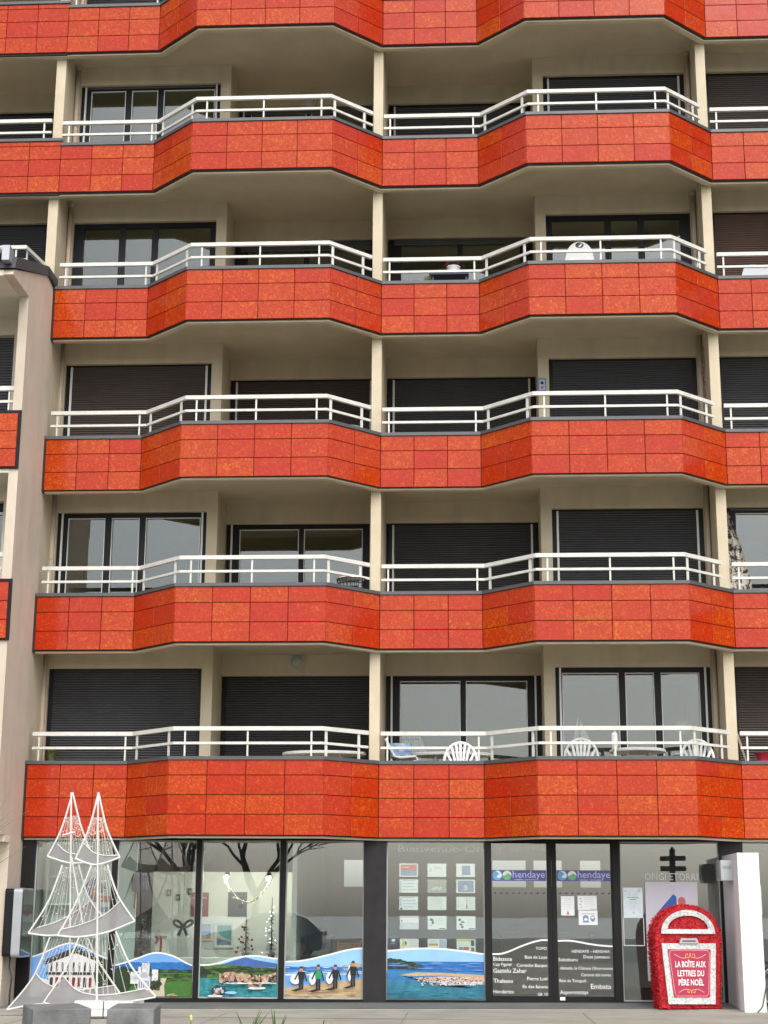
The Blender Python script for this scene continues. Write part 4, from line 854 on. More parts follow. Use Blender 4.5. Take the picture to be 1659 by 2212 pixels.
# white arch ring, slot plate and tapered frame
def ringp(o_, i_):
    n = len(o_); return o_, i_
def ring(name, outer, inner, y0, y1, m):
    n = len(outer); b = MB()
    vs = [(x, y0, z) for x, z in outer]+[(x, y0, z) for x, z in inner]+[(x, y1, z) for x, z in outer]+[(x, y1, z) for x, z in inner]
    fs = []
    for i in range(n):
        j = (i+1) % n; fs += [(i, j, n+j, n+i), (i, 2*n+i, 2*n+j, j), (n+i, n+j, 3*n+j, 3*n+i)]
    b.add(vs, fs); return b.build(name, m, t)
ao = [(.41*math.cos(math.pi*i/16), 1.085+.345*math.sin(math.pi*i/16)) for i in range(17)]; ai = [(.31*math.cos(math.pi*i/16), 1.15+.20*math.sin(math.pi*i/16)) for i in range(17)]
fo = [(-.41, .945), (.41, .945), (.37, .075), (-.335, .075)]; fi = [(-.325, .86), (.325, .86), (.285, .175), (-.255, .175)]
ring('arch_trim', ao, ai, -.235, -.19, WT); ring('frame_trim', fo, fi, -.235, -.19, WT)
def pr_ring(o_, i_):
    n = len(o_)
    def f_():
        k = random.randrange(n); j = (k+1) % n; q, w_ = random.random(), random.random()
        a = (o_[k][0]+(o_[j][0]-o_[k][0])*q, o_[k][1]+(o_[j][1]-o_[k][1])*q); c = (i_[k][0]+(i_[j][0]-i_[k][0])*q, i_[k][1]+(i_[j][1]-i_[k][1])*q)
        return (a[0]+(c[0]-a[0])*w_, -.235, a[1]+(c[1]-a[1])*w_)
    return f_
fluff('white_tinsel', pr_ring(ao, ai), .012, 1500, WT, t); fluff('white_tinsel', pr_ring(fo, fi), .012, 2200, WT, t)
b = MB(); b.xprism([(-.15, .945), (.15, .945), (.12, 1.02), (-.12, 1.02)], -.262, -.2); slot = b.build('slot_plate', ALU, t)
bx('letter_slot', DARKM, slot, -.10, .10, -.266, -.2615, .972, .988)
PINK = mat('pink_sign', (.40, .028, .07), .45, .04, 4); GOLD = mat('gold_print', (.75, .42, .10), .4); PKL = mat('pale_pink_line', (.80, .42, .42), .5)
b = MB(); b.xprism([(-.325, .86), (.325, .86), (.285, .175), (-.255, .175)], -.246, -.2); sg = b.build('sign_plate', PINK, t)
def polyline(pts, w, y, m, name='scroll'):
    b = MB(); n = len(pts); L_ = []
    for i in range(n):
        a, c = pts[max(i-1, 0)], pts[min(i+1, n-1)]; dx, dz = c[0]-a[0], c[1]-a[1]; l_ = math.hypot(dx, dz) or 1; L_.append((-dz/l_*w/2, dx/l_*w/2))
    b.add([(q[0]+k[0], y, q[1]+k[1]) for q, k in zip(pts, L_)]+[(q[0]-k[0], y, q[1]-k[1]) for q, k in zip(pts, L_)], [(i, i+1, n+i+1, n+i) for i in range(n-1)]); return b.build(name, m, sg, recalc=False)
polyline([(-.27, .845), (.27, .845), (.305, .81), (.268, .225), (.235, .192), (-.20, .192), (-.236, .225), (-.302, .81), (-.27, .845)], .006, -.2468, PKL, 'border_line')
for s_ in (-1, 1):
    for zc, fl, k in ((.775, 1, 1), (.255, -1, .8)):
        pts = []
        for i in range(26):
            a = i/25*2.2*math.pi; rr = .008+.038*i/25
            pts.append((.012+s_*(.045+rr*math.cos(a+math.pi))*k*1.0, zc+fl*rr*math.sin(a)*k))
        x0, z0_ = pts[-1]
        for i in range(1, 14):
            u = i/13; pts.append((.012+s_*((.045+.03*u+.165*u)*k+.0)+0, zc+fl*k*(-.02-.022*math.sin(u*math.pi*1.3+.4)+.05*max(0, u-.75)))) 
        polyline(pts[:26], .009, -.2468, GOLD); polyline(pts[26:], .008, -.2472, PKL)
for s_, z, w_ in (('LA BO\u00ceTE AUX', .605, .46), ('LETTRES DU', .475, .40), ('P\u00c8RE NO\u00cbL', .345, .38)):
    textmesh('lettering', s_, PW, .012, -.2475, z, width=w_, height=.082, parent=sg, align='CENTER', bold=.022)
# ---------------------------------------------------------------- wall display cabinet on the wing
t = thing('display_cabinet', 'slim silver and black wall display cabinet on the wing wall left of the shop', 'cabinet', (-7.15, -.42, .68)); o_ = (-7.15, -.42, .68)
def rr(y0, y1, z0, z1, r, n=5):
    return [(y1-r+r*math.cos(R(a)), z1-r+r*math.sin(R(a))) for a in range(0, 91, 90//n)]+[(y0+r+r*math.cos(R(a)), z1-r+r*math.sin(R(a))) for a in range(90, 181, 90//n)]+[(y0+r+r*math.cos(R(a)), z0+r+r*math.sin(R(a))) for a in range(180, 271, 90//n)]+[(y1-r+r*math.cos(R(a)), z0+r+r*math.sin(R(a))) for a in range(270, 361, 90//n)]
b = MB(); b.yprism(rr(-.72, -.10, .665, 1.69, .05), -7.263, -7.12); b.build('back_case', BLACKF, t, o_)
b = MB(); b.yprism(rr(-.735, -.085, .65, 1.70, .06), -7.12, -6.985); b.build('silver_rim', ALU, t, o_)
b = MB(); b.yprism(rr(-.70, -.11, .68, 1.67, .04), -6.985, -6.975); b.build('screen', mat('black_screen', (.02, .022, .025), .06, spec=.8), t, o_)
tag(MB().tube([(-7.2, -.45, .66), (-7.19, -.5, .5), (-7.13, -.55, .35), (-7.16, -.5, .1), (-7.18, -.42, -.08)], .014, 6).build('cable', MATS['dark_cable']), 'black cable hanging below the wall display cabinet', 'cable')
# ---------------------------------------------------------------- concrete blocks
def block(lab, pts, h):
    c = (sum(q[0] for q in pts)/4, sum(q[1] for q in pts)/4)
    b = MB(); b.prism(pts, -.1, h); o = b.build('concrete_block', BLOCK, None, (c[0], c[1], 0)); o.location = (c[0], c[1], 0)
    bv = o.modifiers.new('bevel', 'BEVEL'); bv.width = .012; bv.segments = 2
    tag(o, lab, 'block', 'grey concrete blocks in front of the wire tree')
block('skewed grey concrete block at the left, its corner turned to the street', [(-4.43, -9.75), (-4.10, -10.60), (-3.62, -10.30), (-3.95, -9.45)], .45)
block('grey concrete block squared to the shop front, right of the skewed one', [(-3.436, -10.45), (-3.012, -10.33), (-3.14, -9.31), (-3.563, -9.43)], .45)
# ---------------------------------------------------------------- white wire Christmas tree of sails
t = thing('wire_tree', 'white wire Christmas tree of two sail shaped frames with grey mesh tiers', 'decoration', (-5.4, -2.6, -.09)); o_ = (-5.4, -2.6, -.09)
CP = Vector((0, -26.0765, 1.33))
def px(x, y, Y):
    d = fw+r2*((x-829.5)/3467.66)-u2*((y-1106)/3467.66); q = CP+d*((Y-CP.y)/d.y); return (q.x, q.y, q.z)
WIRE = mat('white_tube', (.68, .68, .66), .5, .04, 20); MESH = mat('grey_mesh_cloth', (.34, .33, .33), .9, .12, 4)
n_ = MESH.node_tree.nodes; tr_ = n_.new('ShaderNodeBsdfTransparent'); mx_ = n_.new('ShaderNodeMixShader'); mx_.inputs[0].default_value = .38
MESH.node_tree.links.new(n_['Principled BSDF'].outputs[0], mx_.inputs[1]); MESH.node_tree.links.new(tr_.outputs[0], mx_.inputs[2]); MESH.node_tree.links.new(mx_.outputs[0], n_['Material Output'].inputs[0]); LED = mat('fairy_wire', (.72, .71, .64), .5)
def sm(pts, n=10):
    out = []
    for k in range(len(pts)-1):
        p0, p1, p2, p3 = [Vector(pts[min(max(j, 0), len(pts)-1)]) for j in (k-1, k, k+1, k+2)]
        for i in range(n):
            u = i/n; out.append(.5*((2*p1)+(p2-p0)*u+(2*p0-5*p1+4*p2-p3)*u*u+(3*p1-p0-3*p2+p3)*u**3))
    out.append(Vector(pts[-1])); return out
def sail(Y, dxs, tiers, pole):
    global TIER
    b = MB(); b.tube([px(*pole[0], Y), px(*pole[1], Y)], .014, 7); b.build('pole', WIRE, t, o_)
    for left, right, bottom, inner, topw in tiers:
        f = MB()
        L3 = [px(*q, Y) for q in left]; R3 = [px(*q, Y) for q in right]; B3 = [px(*q, Y) for q in bottom]; I3 = [px(*q, Y) for q in inner]
        for q in (L3, R3, B3): f.tube(sm(q), .0135, 7)
        f.tube(sm(I3), .008, 6)
        tr = f.build('tier', WIRE, t, o_)
        bs, is_ = sm(B3, 12), sm(I3, 12); n = min(len(bs), len(is_))
        bs = [bs[int(i*(len(bs)-1)/(n-1))] for i in range(n)]; is_ = [is_[int(i*(len(is_)-1)/(n-1))] for i in range(n)]
        m = MB(); m.add([(v.x, v.y+.004, v.z) for v in bs]+[(v.x, v.y+.004, v.z) for v in is_]+[(v.x, v.y+.010, v.z) for v in bs]+[(v.x, v.y+.010, v.z) for v in is_],
                        [(i, i+1, n+i+1, n+i) for i in range(n-1)]+[(3*n+i, 3*n+i+1, 2*n+i+1, 2*n+i) for i in range(n-1)])
        m.build('mesh_cloth', MESH, tr, o_)
        # fairy light strings fanning down
        s_ = MB(); k = 13; ls, rs = sm(L3), sm(R3); ti = max(1, int(len(ls)*topw))
        for i in range(1, k):
            u = i/k; a = ls[ti].lerp(rs[ti], u); c = is_[int(u*(n-1))]
            if c.z > a.z-.05: continue
            s_.tube([a, a.lerp(c, .5)+Vector((random.uniform(-.012, .012), .01, 0)), c], .0032, 4)
            for w_ in range(5):
                q = a.lerp(c, random.random()); e = q+Vector((random.uniform(-.03, .03), -.02, random.uniform(-.02, .03))); s_.tube([q, e], .005, 4)
        s_.build('light_strings', LED, tr, o_, kind='stuff')
    return
sail(-2.75, 0, [
    ([(213, 1712), (192, 1790), (163, 1855)], [(213, 1712), (231, 1790), (259, 1853)], [(163, 1855), (207, 1868), (259, 1852)], [(182, 1822), (203, 1842), (230, 1848), (256, 1847)], .35),
    ([(198, 1868), (165, 1948), (124, 2021)], [(232, 1868), (255, 1935), (291, 1990)], [(124, 2021), (170, 2024), (230, 2014), (291, 1990)], [(131, 2008), (175, 1997), (225, 1976), (259, 1947)], .05),
    ([(172, 2022), (137, 2100), (94, 2166)], [(250, 2012), (282, 2085), (336, 2153)], [(94, 2166), (150, 2178), (230, 2172), (336, 2154)], [(138, 2110), (165, 2138), (205, 2149), (250, 2147), (312, 2136)], .05)], [(212, 1712), (209, 2186)])
sail(-2.35, 0, [
    ([(157, 1712), (133, 1790), (103, 1850)], [(157, 1712), (175, 1785), (200, 1850)], [(103, 1850), (150, 1864), (200, 1862)], [(124, 1823), (145, 1841), (175, 1846), (197, 1846)], .35),
    ([(135, 1868), (104, 1948), (61, 2016)], [(170, 1868), (190, 1935), (225, 1985)], [(61, 2016), (110, 2021), (170, 2012), (225, 1988)], [(80, 2004), (125, 1990), (165, 1968), (197, 1945)], .05),
    ([(108, 2024), (72, 2110), (15, 2181)], [(186, 2020), (215, 2080), (262, 2150)], [(15, 2181), (80, 2170), (170, 2168), (262, 2150)], [(78, 2103), (100, 2124), (150, 2140), (250, 2128)], .05)], [(154, 1712), (150, 2172)])
b = MB()
for a, c in (((155, 1852), (179, 1998)), ((185, 2024), (208, 2146)), ((135, 1804), (163, 1797)), ((200, 1803), (223, 1793))): b.tube([px(*a, -2.6), px(*c, -2.6)], .012, 6)
for (x, y) in ((208, 2025), (209, 2160)): q = px(x, y, -2.75); b.tube([q, (q[0]-.45, -2.35, q[2])], .010, 6)
b.build('brace', WIRE, t, o_)
b = MB(); z0 = -.08
for i in range(2):
    for k in range(2): b.box(-5.55+.42*i, -5.15+.42*i, -2.95+.0, -2.15, z0+.11*k, z0+.105+.11*k)
b.build('base_box', mat('white_planks', (.70, .70, .66), .7, .06, 8), t, o_)
# ---------------------------------------------------------------- things on the balconies
def FZ(n): return ZT[n]-.5
def monobloc(x, y, n, rz, lab):
    t = thing('garden_chair', lab, 'chair', (x, y, FZ(n)), 'white plastic garden chairs', rz)
    b = MB(); b.prism([(-.24, -.22), (.24, -.22), (.21, .22), (-.21, .22)], .41, .435); b.build('seat', WPLAST, t)
    arcp = [(-.27*math.cos(math.pi*i/14)*(1 if i not in (0, 14) else .95), .24, .44+(.06 if False else 0)+.41*math.sin(math.pi*i/14)**.75) for i in range(15)]
    b = MB(); b.tube(arcp, .024, 7); bk = b.build('backrest', WPLAST, t)
    for i in range(7):
        u = (i-3)/3; top = .44+.40*(max(0, 1-(u*.8)**2))**.5
        MB().beam((u*.10, .235, .43), (u*.225, .24, top), .012, .012).build('tmp', WPLAST, None) if False else None
        b = MB(); a = Vector((u*.09, .24, .43)); c = Vector((u*.215, .245, top)); d = (c-a).normalized(); s_ = Vector((d.z, 0, -d.x))*.019
        b.add([a-s_, a+s_, c+s_, c-s_]+[q+Vector((0, .012, 0)) for q in (a-s_, a+s_, c+s_, c-s_)], [(0,1,2,3),(7,6,5,4),(0,4,5,1),(1,5,6,2),(2,6,7,3),(3,7,4,0)]); b.build('slat', WPLAST, bk)
    for sx in (-1, 1):
        for sy in (-1, 1): MB().tube([(sx*.21, sy*.2, .42), (sx*.25, sy*.25, 0)], .025, 6).build('leg', WPLAST, t)
        MB().tube([(sx*.26, .24, .62), (sx*.28, 0, .64), (sx*.26, -.2, .62), (sx*.25, -.22, .42)], .018, 6).build('armrest', WPLAST, t)
def table(x, y, n, r, lab, h=.74, sx=1):
    t = thing('garden_table', lab, 'table', (x, y, FZ(n)), 'white plastic garden tables')
    MB().lathe([(r-.05, h-.05), (r, h-.045), (r+.004, h-.01), (r-.01, h)], (0, 0, 0), 32, sx, 1).build('table_top', WPLAST, t)
    for i in range(4): a = math.pi/4+i*math.pi/2; MB().tube([(sx*r*.55*math.cos(a), r*.55*math.sin(a), h-.05), (sx*r*.62*math.cos(a), r*.62*math.sin(a), 0)], .035, 8).build('leg', WPLAST, t)
table(-2.42, .55, 1, .42, 'oval white plastic table on the lowest balcony left of the centre', sx=1.65)
table(-.32, .75, 1, .42, 'white plastic table on the lowest balcony just right of the centre', sx=1.6)
table(2.68, .10, 1, .45, 'round white plastic table between two fan backed chairs on the lowest right balcony')
monobloc(-.165, .30, 1, math.pi, 'white slatted chair in front of the table just right of the centre')
monobloc(1.77, -.25, 1, R(172), 'white fan backed chair left of the round table on the lowest balcony')
monobloc(3.53, -.10, 1, R(190), 'white fan backed chair right of the round table on the lowest balcony')
t = thing('parasol_pole', 'white folded parasol pole beside the round balcony table', 'parasol', (2.28, -.3, FZ(1)))
b = MB(); b.tube([(0, 0, .05), (0, 0, .72)], .025, 8); b.build('pole', WPLAST, t); b = MB(); b.lathe([(.045, .70), (.055, .78), (.05, .95), (.03, .97)], (0, 0, 0), 10); b.build('folded_cloth', WPLAST, t); b = MB(); b.lathe([(.2, 0), (.2, .04), (.04, .07)], (0, 0, 0), 18); b.build('base', WPLAST, t)
# lounger arm with blue cushion by the centre
t = thing('lounge_chair', 'white lounge chair with blue cushion at the centre of the lowest balcony', 'chair', (-1.2, .55, FZ(1)))
b = MB(); b.tube([(-.2, -.2, .95), (-.05, -.2, .66), (.05, -.2, .64), (.30, -.2, .66), (.33, -.2, .60), (.30, -.2, .55), (.0, -.2, .56)], .022, 7); b.tube([(-.2, .25, .95), (-.05, .25, .66), (.30, .25, .66)], .022, 7)
for sx in (-.1, .28):
    for sy in (-.2, .25): b.tube([(sx, sy, .6), (sx, sy, 0)], .02, 6)
b.tube([(-.1, -.2, .3), (-.1, .25, .3)], .016, 6); b.tube([(.28, -.2, .3), (.28, .25, .3)], .016, 6); b.tube([(-.1, -.2, .3), (.28, -.2, .3)], .016, 6)
b.build('frame', WPLAST, t)
b = MB(); b.box(-.12, .22, -.15, .2, .66, .88); b.build('cushion', mat('blue_fabric', (.08, .20, .45), .8, .5, 14, col2=(.5, .58, .66)), t)
# potted plant lowest balcony, left
def leafplant(name, lab, x, y, z, n, h, sp, mcol, cat='plant', pot=None, flowers=None):
    t = thing(name, lab, cat, (x, y, z))
    if pot: MB().lathe([(pot[0]*.75, 0), (pot[0], pot[1]), (pot[0]*1.06, pot[1]), (pot[0]*1.06, pot[1]+.02)], (0, 0, 0), 16).build('pot', pot[2], t)
    z0 = pot[1] if pot else 0; b = MB()
    for i in range(n):
        a = random.uniform(0, 6.283); r_ = sp*random.uniform(.3, 1); hh = h*random.uniform(.55, 1); d = Vector((math.cos(a), math.sin(a), 0)); s_ = Vector((-d.y, d.x, 0))*.012
        p0, p1, p2 = Vector((0, 0, z0))+d*.02, d*r_*.5+Vector((0, 0, z0+hh*.8)), d*r_+Vector((0, 0, z0+hh*random.uniform(.6, 1)))
        b.add([p0-s_*.6, p0+s_*.6, p1+s_, p1-s_, p2], [(0,1,2,3), (3,2,4)])
    b.build('foliage', mcol, t, recalc=False)
    if flowers:
        f = MB()
        for i in range(flowers[1]):
            a = random.uniform(0, 6.283); c = Vector((math.cos(a)*sp*random.uniform(.3, 1), math.sin(a)*sp*.6, z0+h*random.uniform(.5, 1)))
            f.lathe([(.001, -.015), (.022, 0), (.001, .018)], c, 7)
        f.build('flowers', flowers[0], t)
    return t
POTW = mat('white_pot', (.75, .75, .74), .4); PLG = mat('plant_leaf', (.06, .10, .03), .6, .4, 20, col2=(.16, .20, .06))
leafplant('potted_plant', 'leggy green plant in pot at the left end of the lowest balcony', -6.93, .32, FZ(1), 80, .40, .24, mat('dry_leaf', (.12, .15, .05), .6, .4, 20, col2=(.26, .25, .10)), pot=(.14, .47, mat('clay_pot', (.25, .12, .07), .7)))
# floor 2
t = thing('wire_basket', 'white wire basket with pale cloth on the second balcony beside the centre column', 'basket', (-1.95, -.12, FZ(2)))
b = MB()
for z, r_ in ((.74, .24), (.66, .22), (.58, .2)): b.tube([(r_*math.cos(i*.3142), r_*.8*math.sin(i*.3142), z) for i in range(20)], .008, 5, closed=True)
for i in range(20): b.tube([(.24*math.cos(i*.3142), .19*math.sin(i*.3142), .74), (.19*math.cos(i*.3142), .15*math.sin(i*.3142), .5)], .005, 4)
for i in range(3): b.tube([(.15*math.cos(i*2.09), .12*math.sin(i*2.09), .5), (.2*math.cos(i*2.09), .16*math.sin(i*2.09), 0)], .012, 5)
b.build('wire_frame', BLACKF, t); MB().lathe([(.2, .72), (.245, .745), (.2, .775), (.02, .79)], (0, 0, 0), 18, 1, .8).build('cloth', WPLAST, t)
t = thing('bench', 'white bench top just showing above the second balcony coping', 'bench', (-3.88, .2, FZ(2))); MB().box(-.36, .36, -.15, .15, .66, .705).build('bench_top', WPLAST, t)
for sx in (-.3, .3): MB().box(sx-.02, sx+.02, -.12, .12, 0, .66).build('leg', WPLAST, t)
# patterned curtain, second floor right
b = MB(); n = 26; vs = []
for j in range(n+1):
    u = j/n; z = 8.14-u*1.75
    x1 = 4.40+.09*min(1, u*1.2)+.35*u**.7
    for i in range(11): q = i/10; vs.append((4.33+(x1-4.33)*q+.0, .93+.04*math.sin(q*16+u*2), z))
b.add(vs, [(j*11+i, j*11+i+1, (j+1)*11+i+1, (j+1)*11+i) for j in range(n) for i in range(10)])
m_ = mat('patterned_cloth', (.04, .04, .04), .9, .5, 11, col2=(.62, .58, .50)); m_.node_tree.nodes['Color Ramp'].color_ramp.elements[0].position = .46; m_.node_tree.nodes['Color Ramp'].color_ramp.elements[1].position = .54
tag(b.build('curtain', m_, recalc=False, smooth=True), 'black and cream patterned cloth draped at the second floor right window', 'curtain')
# floor 3
o = poster('wall_plaque', 'small blue plaque on the pier of the third floor right balcony', 'plaque', 1.235, 1.375, 10.265, 10.51, .905, [(rect(1.255, 1.355, 10.29, 10.48), LB), (blob(1.305, 10.42, .03, .03), BLK), (rect(1.28, 1.33, 10.31, 10.36), RD)], m=pm('plaqueblue', (.14, .22, .42)))
for zc, s_, lab in ((10.70, 1, 'large rust brown lizard ornament on the column of the third floor, highest of three'), (10.25, .45, 'small rust brown ring ornament between the two lizards on the column'), (9.98, .7, 'rust brown lizard ornament lowest on the third floor column')):
    b = MB(); b.cm = 0
    pts = [(4.112, .72+.06*math.sin(i*1.1)*s_, zc+(i-5)*.05*s_) for i in range(11)]
    b.tube(pts, .03*s_+.006, 6, .012)
    if s_ > .5:
        for i in (3, 7):
            for sy in (-1, 1): q = pts[i]; b.tube([q, (4.112, q[1]+sy*.07*s_, q[2]+.04*s_), (4.112, q[1]+sy*.09*s_, q[2]-.02*s_)], .01, 5)
    o = b.build('wall_ornament', mat('rusty_metal', (.14, .06, .035), .6, .5, 20, col2=(.5, .4, .3))); tag(o, lab, 'ornament')
t = thing('folding_chair', 'pale folding chair arm beside the centre column on the third balcony', 'chair', (-1.2, .45, FZ(3))); b = MB(); b.tube([(-.2, 0, .58), (.25, 0, .6), (.27, 0, .55), (-.15, 0, .5), (-.25, 0, 0)], .014, 6); b.tube([(-.2, .4, .58), (.25, .4, .6), (.1, .4, 0)], .014, 6); b.box(-.2, .2, 0, .4, .42, .45); b.build('frame', WPLAST, t)
t = thing('side_table', 'small grey table top peeking over the third balcony coping near the centre', 'table', (-2.0, -.1, FZ(3))); MB().lathe([(.2, .58), (.21, .6), (.19, .62)], (0, 0, 0), 20).build('table_top', ALU, t); MB().tube([(0, 0, 0), (0, 0, .58)], .03, 8).build('pedestal', ALU, t)
# floor 4
t = thing('board', 'white rounded board with black round emblem leaning on the fourth balcony', 'board', (1.98, .35, FZ(4)))
q = [(-.25, .3), (.25, .3), (.25, 1.05)]+[(.235*math.cos(R(a)), 1.10+.28*math.sin(R(a))) for a in range(10, 171, 10)]+[(-.25, 1.05)]
b = MB(); b.xprism([(x, z) for x, z in q], -.02, .02); bd = b.build('board_body', WPLAST, t)
MB().add([(x, -.0205, z) for x, z in [(.075*math.cos(i*.3142), 1.315+.055*math.sin(i*.3142)) for i in range(20)]], [list(range(20))]).build('emblem', BLK, bd, recalc=False)
MB().add([(x, -.0212, z) for x, z in [(-.03, 1.285), (.01, 1.28), (.05, 1.33), (.03, 1.345), (.0, 1.31)]], [list(range(5))]).build('emblem_mark', PW, bd, recalc=False)
t = thing('stool', 'low white stool under the leaning board', 'stool', (1.98, .35, FZ(4))); MB().box(-.3, .3, -.06, .2, .0, .29).build('stool_body', WPLAST, t)
t = thing('plant_table', 'dark blue low table with pots on the fourth balcony right of the centre', 'table', (-.31, .8, FZ(4))); MB().box(-.36, .34, -.25, .25, .90, .96).build('table_top', mat('blue_paint', (.03, .04, .09), .5), t)
for sx in (-.32, .28):
    for sy in (-.2, .18): MB().box(sx, sx+.04, sy, sy+.04, 0, .90).build('leg', MATS['blue_paint'], t)
leafplant('flower_pot', 'round white pot with red geraniums on the fourth balcony', -.24, .75, FZ(4)+.96, 16, .12, .2, mat('dark_leaf', (.03, .05, .02), .6), pot=(.12, .13, POTW), flowers=(mat('red_petals', (.38, .02, .05), .6), 10))
leafplant('trailing_plant', 'yellow green trailing plant left of the geranium pot', -.70, .55, FZ(4)+.55, 30, .40, .12, mat('lime_leaf', (.20, .22, .05), .6, .3, 20))
t = thing('drying_rack', 'white drying rack with pale cloth on the fourth balcony beside the centre column', 'rack', (-1.05, .45, FZ(4))); b = MB(); b.tube([(-.35, 0, .62), (.35, 0, .64)], .018, 6); b.tube([(-.3, 0, .6), (-.38, 0, 0)], .012, 5); b.tube([(.3, 0, .6), (.38, 0, 0)], .012, 5); b.tube([(-.35, .3, .62), (.35, .3, .64)], .018, 6); b.build('frame', WPLAST, t); MB().box(.05, .28, -.03, .33, .56, .72).build('cloth', mat('pale_blue_cloth', (.55, .63, .68), .9), t)
t = thing('floodlight', 'silver case hanging behind the rail on the fourth balcony, far right', 'case', (4.95, .45, FZ(4)+.72)); b = MB(); b.xprism([(-.16, 0), (.32, -.02), (.32, .17), (-.11, .16)], -.06, .1); b.build('case_body', ALU, t); MB().tube([(-.02, 0, .16), (0, 0, .22), (.1, 0, .22), (.12, 0, .16)], .01, 5).build('handle', ALU, t)
t = thing('broom', 'broom handle leaning on the column of the fourth right balcony', 'broom', (3.98, .25, FZ(4))); MB().tube([(-.1, 0, .1), (.08, 0, 1.15)], .014, 6).build('handle', WPLAST, t); MB().box(-.2, .0, -.04, .04, 0, .12).build('brush', BLACKF, t); MB().tube([(.075, 0, 1.12), (.1, 0, 1.25)], .018, 6).build('grip', BLACKF, t)
# floor 1 far right
t = thing('red_tub', 'red plastic tub on the lowest balcony at the far right', 'tub', (4.72, .35, FZ(1)+.58)); MB().lathe([(.09, 0), (.13, .12), (.145, .125), (.13, .13)], (0, 0, 0), 16).build('tub_body', mat('red_plastic', (.40, .01, .04), .4), t); MB().lathe([(.16, -.58), (.16, -.02), (.1, 0)], (0, 0, 0), 12).build('stand', WPLAST, t)
t = thing('wooden_prop', 'thin wooden stick leaning on the right column of the lowest balcony', 'stick', (4.45, .45, FZ(1))); MB().beam((.12, 0, .2), (-.12, 0, 1.05), .03, .03).build('stick', mat('raw_wood', (.42, .34, .24), .7), t)
# wall lamps
for n_, x, lab in ((1, -3.04, 'round bulkhead wall lamp above the shutter on the lowest balcony'), (5, -3.0, 'round glass wall lamp on the fifth floor rear wall left of the centre')):
    z = 5.632 if n_ == 1 else 16.50
    t = thing('wall_lamp', lab, 'lamp', (x, 1.87, z))
    b = MB(); prof = [(.001, 0), (.14, 0), (.14, .05), (.12, .055)]; b.lathe(prof, (0, 0, 0), 24); o = b.build('lamp_rim', mat('lamp_rim_grey', (.55, .54, .50), .5), t); o.rotation_euler = (R(90), 0, 0)
    b = MB(); b.lathe([(.118, .04), (.11, .07), (.07, .095), (.001, .105)], (0, 0, 0), 24); o = b.build('diffuser', mat('lamp_glass', (.46, .46, .43), .25), t, smooth=True); o.rotation_euler = (R(90), 0, 0)
# model ships and lamp behind the glass on the first floor
def ship(x, y, z, s_, n, lab):
    t = thing('model_ship', lab, 'model ship', (x, y, z)); SAIL = mat('sail_cloth', (.62, .64, .62), .8, .08, 10)
    b = MB(); b.xprism([(-.3*s_, .10*s_), (.34*s_, .12*s_), (.24*s_, 0), (-.24*s_, 0)], -.05*s_, .05*s_); b.build('hull', mat('ship_hull', (.40, .38, .34), .5), t)
    for i in range(n):
        xx = (-.2+.4*i/max(1, n-1))*s_ if n > 1 else 0
        MB().tube([(xx, 0, .08*s_), (xx, 0, .85*s_)], .008, 5).build('mast', MATS['raw_wood'], t)
        b = MB()
        if n > 1:
            for k in range(3): w_ = (.10-.02*k)*s_; b.add([(xx-w_, -.01, (.18+.22*k)*s_), (xx+w_, -.01, (.18+.22*k)*s_), (xx+w_*.8, .02, (.37+.22*k)*s_), (xx-w_*.8, .02, (.37+.22*k)*s_)], [(0,1,2,3)])
        else: b.add([(.02, 0, .16*s_), (.36*s_, 0, .18*s_), (.02, 0, .85*s_)], [(0,1,2)]); b.add([(-.02, .01, .14*s_), (-.22*s_, .01, .16*s_), (-.02, .01, .95*s_)], [(0,1,2)])
        b.build('sail', SAIL, t, recalc=False)
    if n > 1: MB().add([(.22*s_, 0, .75*s_), (.24*s_, 0, .14*s_), (.5*s_, 0, .16*s_)], [(0,1,2)]).build('sail', SAIL, t, recalc=False)
    bx('stand', MATS['raw_wood'], t, -.35*s_, .35*s_, -.15, .15, FZ(1)-z, -.001)
ship(-1.05, 2.4, FZ(1)+.78, .62, 4, 'white model sailing ship behind the centre window of the lowest balcony')
ship(1.85, 1.5, FZ(1)+.85, .62, 1, 'white model sloop behind the right window of the lowest balcony')
t = thing('table_lamp', 'beige lamp behind the right window of the lowest balcony', 'lamp', (3.62, 1.6, FZ(1))); b = MB(); b.tube([(0, 0, 0), (0, 0, 1.15)], .03, 8); b.lathe([(.16, 0), (.16, .03), (.02, .05)], (0, 0, 0), 14); b.build('stem', MATS['dark_cabinet'], t); MB().lathe([(.10, 1.15), (.16, 1.27), (.13, 1.35), (.05, 1.38)], (0, 0, 0), 16).build('shade', mat('lamp_shade_beige', (.40, .36, .28), .8), t)
